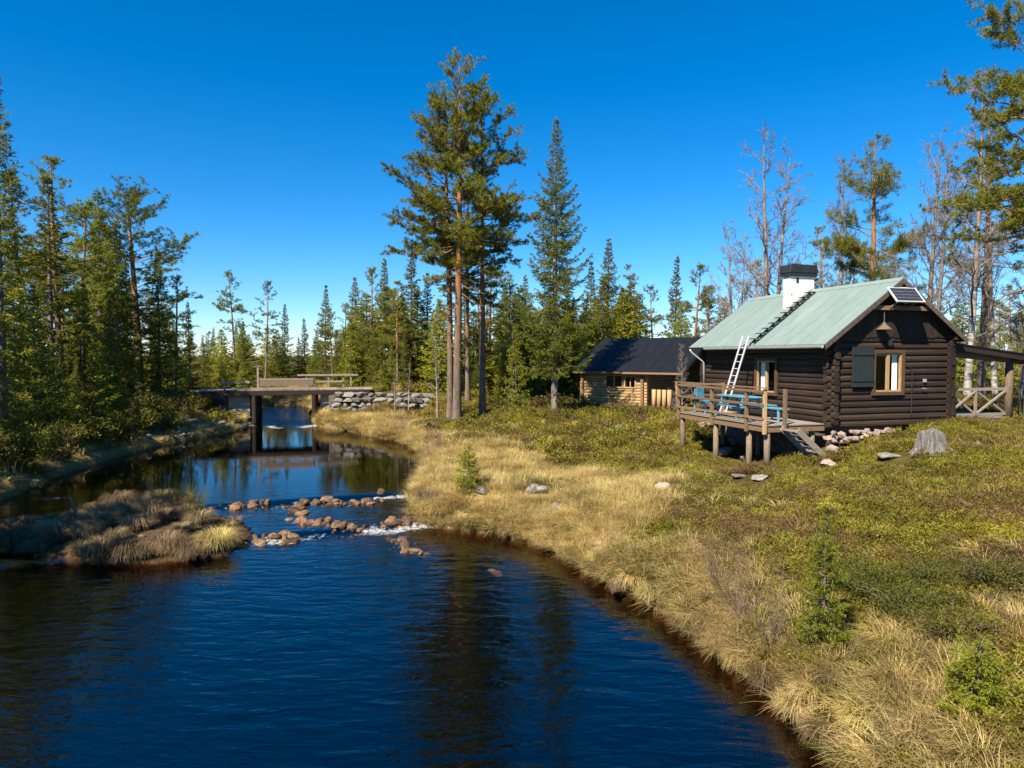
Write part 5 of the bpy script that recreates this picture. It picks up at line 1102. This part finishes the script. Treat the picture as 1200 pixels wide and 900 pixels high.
# tree stump
sx_, sy_, _ = at_g(1090, 529); sz_ = gz(sx_, sy_)
rs = np.random.default_rng(5); V = []; na = 26; lv = [(0, .62), (.12, .46), (.28, .40), (.42, .385), (.47, .36)]
ridge = 1 + .10 * np.sin(np.arange(na) * 1.9) + rs.normal(0, .06, na)
for h, r_ in lv:
    for a in range(na):
        an = a * 6.283 / na; rr = r_ * (1 + (ridge[a] - 1) * (1.6 if h < .2 else 1)); V.append((math.cos(an) * rr, math.sin(an) * rr, h + (.04 * math.sin(an * 2) if h > .4 else 0)))
F = [(i * na + a, i * na + (a + 1) % na, (i + 1) * na + (a + 1) % na, (i + 1) * na + a) for i in range(len(lv) - 1) for a in range(na)]
V.append((0, 0, .44)); F += [((len(lv) - 1) * na + a, (len(lv) - 1) * na + (a + 1) % na, len(V) - 1) for a in range(na)]
st_ = thing('tree_stump', 'weathered grey tree stump on the heath below the cabin gable', 'stump', (sx_, sy_, sz_ - .08)); st_.scale = (.82, .82, 1.35)
mm = MB(); mm.add(V, F); mm.build('stump_body', M['stump'], st_)
for az, L in ((-.5, .8), (.3, .6), (3.4, .55)):
    mm = MB(); mm.tube([(math.cos(az) * .3, math.sin(az) * .3, .14), (math.cos(az) * .55, math.sin(az) * .55, .08), (math.cos(az) * (.45 + L * .6), math.sin(az) * (.45 + L * .6), -.02)], [.13, .09, .03], 7); mm.build('root', M['stump'], st_)

# ------------------------------------------------------------------ tussocks on the island
def tuft_mesh(name, seed, n, hgt, spread, wdt, mat, curl=.9, seg=3, dome=False):
    rng = np.random.default_rng(seed); V = []; F = []
    az = rng.uniform(0, 6.283, n); b = spread * .45 * np.sqrt(rng.uniform(0, 1, n)); h = hgt * rng.uniform(.55, 1.15, n); out = spread * rng.uniform(.25, 1.0, n)
    P0 = np.stack([np.cos(az) * b, np.sin(az) * b, np.zeros(n)], 1); az2 = az + rng.normal(0, .5, n); dr_ = np.stack([np.cos(az2), np.sin(az2), np.zeros(n)], 1); sd = np.stack([-np.sin(az2), np.cos(az2), np.zeros(n)], 1)
    ph_ = 2.85 * rng.uniform(.55, 1.05, n); rowsV = []
    for k in range(seg + 1):
        s = k / seg; c = P0 + dr_ * (out * s ** 1.6)[:, None]; c[:, 2] = h * (s * (1 + curl * .6) - curl * s * s * .85)
        if dome: c = P0 * .6 + dr_ * (spread * (.55 + .45 * out / spread) * s ** 1.15)[:, None]; c[:, 2] = h * np.sin(s * ph_)
        wk = wdt * (1 - s * .85) * np.ones(n)
        rowsV.append(np.stack([c - sd * wk[:, None] / 2, c + sd * wk[:, None] / 2], 1))
    A = np.stack(rowsV, 1).reshape(n, -1, 3); V = A.reshape(-1, 3); st = (np.arange(n) * 2 * (seg + 1))[:, None]
    q_ = np.concatenate([np.array([[2 * k, 2 * k + 1, 2 * k + 3, 2 * k + 2]]) for k in range(seg)]); F = (st[:, :, None] + q_[None]).reshape(-1, 4)
    return npmesh(name, V, F, mat)
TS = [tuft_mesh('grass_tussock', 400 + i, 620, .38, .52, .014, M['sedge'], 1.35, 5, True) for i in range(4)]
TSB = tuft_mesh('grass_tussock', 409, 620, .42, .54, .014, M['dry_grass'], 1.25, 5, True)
isl_pts = [(10, 640), (40, 645), (68, 638), (95, 648), (120, 650), (150, 650), (180, 645), (205, 645), (60, 622), (85, 615), (112, 625), (130, 610), (160, 625), (175, 605), (195, 615), (215, 628), (140, 596), (190, 594), (255, 640), (270, 645), (240, 642), (25, 626), (-15, 640), (150, 608), (222, 608), (120, 640), (235, 618), (100, 634)]
ir_ = random.Random(4)
while len(isl_pts) < 40:
    px, py = ir_.uniform(-20, 240), ir_.uniform(598, 656); a_ = at_z(px, py, .1)
    if sdist(a_[0], a_[1], island_poly) < -.15: isl_pts.append((px, py))
for i, (px, py) in enumerate(isl_pts):
    x, y, z = at_z(px, py, .15); s = rnd.uniform(.65, 1.2)
    if (px, py) in ((255, 640), (270, 645)): s = 1.15
    lab = 'bright straw tussock at the right tip of the island' if (px, py) == (255, 640) else 'dry grass tussock on the shaded river island'
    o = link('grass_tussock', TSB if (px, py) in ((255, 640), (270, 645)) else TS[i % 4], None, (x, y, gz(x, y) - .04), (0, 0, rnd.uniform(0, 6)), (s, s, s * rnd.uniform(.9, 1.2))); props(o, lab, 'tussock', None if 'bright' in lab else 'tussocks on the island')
BT = [tuft_mesh('grass_tussock', 420 + i, 420, .30, .40, .011, M['dry_grass' if i else 'sedge'], 1.25, 5, True) for i in range(3)]
for i, (px, py, s) in enumerate(((966, 868, .85), (935, 838, .9), (952, 826, 1.0), (898, 806, .8), (866, 782, .8), (842, 764, .75), (800, 732, .85), (762, 704, .9), (742, 686, 1.1), (705, 676, .8), (672, 655, .8), (640, 640, .8), (596, 626, .9), (556, 618, .9), (515, 606, 1.0), (500, 588, 1.2), (492, 575, 1.1), (508, 572, 1.1), (640, 604, .9), (690, 640, .9), (1010, 850, .8), (985, 800, .75))):
    x, y, z = at_g(px, py); o = link('grass_tussock', BT[i % 3], None, (x, y, z - .04), (0, 0, i * 1.7), (s, s, s * rnd.uniform(.8, 1.2)))
    props(o, 'dry tussock at the right bank ' + ('near the lower edge of the photo' if py > 790 else ('by the reddish boulder' if 660 < py < 735 else ('opposite the shallow water' if py > 610 else 'beside the weir'))) if py not in range(735, 790) else 'dry tussock at the right bank below the sapling', 'tussock', 'tussocks along the right bank')
for i, (px, py) in enumerate(((215, 600), (200, 598), (230, 604), (185, 600))):
    x, y, z = at_z(px, py, .2); o = link('reed_clump', tuft_mesh('reed_clump', 450 + i, 110, 1.0, .5, .012, M['green_grass'], .3), None, (x, y, gz(x, y)), (0, 0, i)); props(o, 'olive reed clump at the back of the island', 'reeds', 'reeds behind the island')
x, y, z = at_z(85, 612, .3); mm = MB(); mm.tube([(0, 0, -.1), (.05, .02, .35), (-.05, .0, .8)], [.05, .04, .015], 6); mm.tube([(.04, .02, .3), (.3, .0, .55)], [.03, .01], 5); props(link('dead_snag', mm.mesh('dead_snag', M['twig']), None, (x, y, gz(x, y))), 'dark dead branch sticking up from the island grass', 'branch')

# ------------------------------------------------------------------ ground cover (stuff)
def scatter(name, label, cat, protos, X, Y, scl, idx, sink=0.02):
    n = len(X); Z = ground(X, Y) - sink; me = bpy.data.meshes.new(name); me.vertices.add(n); me.vertices.foreach_set('co', np.stack([X, Y, Z], 1).astype(np.float32).ravel())
    rng = np.random.default_rng(len(name) + n)
    rot = np.stack([rng.normal(0, .12, n), rng.normal(0, .12, n), rng.uniform(0, 6.283, n)], 1).astype(np.float32)
    a = me.attributes.new('rot', 'FLOAT_VECTOR', 'POINT'); a.data.foreach_set('vector', rot.ravel())
    a = me.attributes.new('scl', 'FLOAT', 'POINT'); a.data.foreach_set('value', np.asarray(scl, np.float32))
    a = me.attributes.new('idx', 'INT', 'POINT'); a.data.foreach_set('value', np.asarray(idx, np.int32))
    col = bpy.data.collections.new(name + '_shapes')
    for i, p in enumerate(protos): col.objects.link(bpy.data.objects.new(f'{name}_shape{i}', p))
    g = bpy.data.node_groups.new(name, 'GeometryNodeTree'); g.interface.new_socket('Geometry', in_out='INPUT', socket_type='NodeSocketGeometry'); g.interface.new_socket('Geometry', in_out='OUTPUT', socket_type='NodeSocketGeometry')
    gi = g.nodes.new('NodeGroupInput'); go = g.nodes.new('NodeGroupOutput'); ip = g.nodes.new('GeometryNodeInstanceOnPoints'); ci = g.nodes.new('GeometryNodeCollectionInfo')
    ci.inputs['Collection'].default_value = col; ci.inputs['Separate Children'].default_value = True; ci.inputs['Reset Children'].default_value = True
    def na_(nm, ty):
        q_ = g.nodes.new('GeometryNodeInputNamedAttribute'); q_.data_type = ty; q_.inputs['Name'].default_value = nm; return q_.outputs['Attribute']
    er = g.nodes.new('FunctionNodeEulerToRotation'); g.links.new(na_('rot', 'FLOAT_VECTOR'), er.inputs[0])
    ip.inputs['Pick Instance'].default_value = True
    g.links.new(gi.outputs[0], ip.inputs['Points']); g.links.new(ci.outputs[0], ip.inputs['Instance']); g.links.new(na_('idx', 'INT'), ip.inputs['Instance Index']); g.links.new(er.outputs[0], ip.inputs['Rotation']); g.links.new(na_('scl', 'FLOAT'), ip.inputs['Scale']); g.links.new(ip.outputs[0], go.inputs[0])
    o = link(name, me); md = o.modifiers.new('scatter', 'NODES'); md.node_group = g
    return props(o, label, cat, None, 'stuff')
def sprig(seed, n, r, h, leaf, wd, mat, stems=22):
    rng = np.random.default_rng(seed); az = rng.uniform(0, 6.283, stems); rr = r * np.sqrt(rng.uniform(0, 1, stems)); T = np.stack([np.cos(az) * rr, np.sin(az) * rr, h * (1 - (rr / r) ** 2 * .45) * rng.uniform(.6, 1.1, stems)], 1); B = T * np.array([.45, .45, 0])
    i = rng.integers(0, stems, n); s = rng.uniform(.25, 1, n)[:, None]; P = B[i] * (1 - s) + T[i] * s + rng.normal(0, .018, (n, 3)); D = nrm(T[i] - B[i]) * .5 + rng.normal(0, .6, (n, 3)) + [0, 0, .25]
    V, F = diamonds(P, D, leaf * rng.uniform(.6, 1.4, n), wd, rng); return npmesh('sprig', V, F, mat)
HE = [sprig(500, 340, .22, .22, .045, .022, M['heather'], 16), sprig(501, 320, .20, .28, .045, .020, M['heather'], 12), sprig(502, 260, .26, .15, .05, .024, M['heather']), sprig(503, 280, .22, .22, .045, .014, M['heather_brown'], 14), tuft_mesh('wisp', 504, 26, .22, .26, .007, M['dry_grass'], .8)]
GR = [tuft_mesh('tuft', 510, 60, .22, .42, .010, M['dry_grass'], 1.35), tuft_mesh('tuft', 511, 70, .16, .46, .010, M['dry_grass'], 1.5), tuft_mesh('tuft', 512, 40, .36, .34, .008, M['dry_grass'], .9), tuft_mesh('tuft', 513, 50, .17, .34, .010, M['green_grass'], 1.2), tuft_mesh('tuft', 514, 46, .26, .36, .009, M['sedge'], 1.0)]
srng = np.random.default_rng(77)
def area(n, x0, x1, y0, y1): return srng.uniform(x0, x1, n), srng.uniform(y0, y1, n)
def patch(x, y, a=.55, b=.8): return np.sin(x * a + 1.7 * np.sin(y * .31)) * np.sin(y * b * .8 + 1.3 * np.sin(x * .37)) + .5 * np.sin(x * 1.9 + y * 1.3)
def in_buildings(x, y):
    dx, dy = x - CB[0], y - CB[1]; u = dx * math.cos(TH) + dy * math.sin(TH); v = -dx * math.sin(TH) + dy * math.cos(TH)
    u0_, v0_ = u, v
    a = (u > -.25) & (u < 8.1) & (v > -.12) & (v < L_ + .2) & ~((u > W_ + .1) & (v < .15)); dk_ = (u > -DW + .3) & (u <= -.1) & (v > .5) & (v < 5.2)
    dx, dy = x - HR[0], y - HR[1]; u = dx * math.cos(PH) + dy * math.sin(PH); v = -dx * math.sin(PH) + dy * math.cos(PH); h = (u > -HL - .2) & (u < .2) & (v > -1.5) & (v < HD + .2)
    road = (y > 47.9) & (y < 51.2) & (x < -2) & (x > -40)
    fr_ = (u0_ > -.8) & (u0_ < 2.9) & (v0_ > -.75) & (v0_ <= .1)
    st2 = np.zeros(x.shape, bool)
    for (sx2, sy2, s2) in STN: st2 |= np.hypot(x - sx2, (y - sy2 + s2 * .35) * .8) < s2 * .5 + .16
    return a | dk_ | h | road | fr_ | st2
xs, ys, zs, ks = [], [], [], []
for (n, x0, x1, y0, y1, s0_, s1_) in ((15000, 2, 17, 3.5, 15, .48, .85), (15000, 1, 22, 13, 27, .7, 1.15), (9000, -6, 26, 26, 47, 1.0, 1.7), (3600, -40, 40, 46, 75, 1.5, 2.5), (1800, -34, -16, 12, 48, 1.6, 2.6)):
    x, y = area(n, x0, x1, y0, y1); dr_ = sdist(x, y, water_poly); dn = dryness(x, y, dr_); keep = (dr_ > .25) & (srng.uniform(0, 1, n) > dn * .92) & ~in_buildings(x, y); x, y = x[keep], y[keep]
    pn = patch(x, y) + srng.normal(0, .5, len(x)); k = np.where(pn < -.85, 3, srng.integers(0, 3, len(x))); k = np.where(srng.uniform(0, 1, len(x)) < .07, 4, k)
    bare = patch(x * .8 + 5, y * .8 - 3) + srng.normal(0, .25, len(x)) > .8; k = np.where(bare & (srng.uniform(0, 1, len(x)) < .35), 4, k); kp = ~bare | (k == 4) | (srng.uniform(0, 1, len(x)) < .25); x, y, k = x[kp], y[kp], k[kp]
    xs.append(x); ys.append(y); zs.append(np.minimum(srng.uniform(s0_, s1_, len(x)) * np.exp(srng.normal(0, .28, len(x))), np.where(y < 12, .95, np.where(y < 24, 1.2, 9)))); ks.append(k)
scatter('heath_cover', 'green and brown heather and berry shrubs covering the slope', 'heath', HE, np.concatenate(xs), np.concatenate(ys), np.concatenate(zs), np.concatenate(ks))
xs, ys, zs, ks = [], [], [], []
for (n, x0, x1, y0, y1, s0_, s1_) in ((9000, 2.0, 9, 3.5, 15, .7, 1.3), (13000, -3, 12, 14, 27, .8, 1.35), (11000, -8, 10, 22, 42, 1.0, 1.6), (3500, -16, 0, 38, 50, 1.2, 2.0), (1200, -24, -8, 52, 66, 1.5, 2.4), (3200, -30, -12, 4, 48, .9, 1.5)):
    x, y = area(n, x0, x1, y0, y1); dr_ = sdist(x, y, water_poly); dn = dryness(x, y, dr_); dn = np.where(y > 52, .8, np.where((y > 42) & (x < -4), .9, dn)); keep = (dr_ > .02) & (srng.uniform(0, 1, n) < dn * 1.05 + .02) & ~in_buildings(x, y); x, y = x[keep], y[keep]
    pn = patch(x + 3, y - 2) + srng.normal(0, .6, len(x)); k = np.where(pn > .75, 3, srng.integers(0, 3, len(x))); k = np.where(((pn < -.5) & (y < 15)) | (srng.uniform(0, 1, len(x)) < np.where(y < 15, .12, .03)), 4, k)
    xs.append(x); ys.append(y); zs.append(srng.uniform(s0_, s1_, len(x))); ks.append(k)
# island grass
x, y = area(60, -16, -6, 16, 25); di_ = sdist(x, y, island_poly); kp = di_ < -.05; xs.append(x[kp]); ys.append(y[kp]); zs.append(srng.uniform(.7, 1.1, kp.sum())); ks.append(srng.integers(0, 4, kp.sum()))
scatter('bank_grass', 'dry straw coloured grass along the river banks', 'grass', GR, np.concatenate(xs), np.concatenate(ys), np.concatenate(zs), np.concatenate(ks))
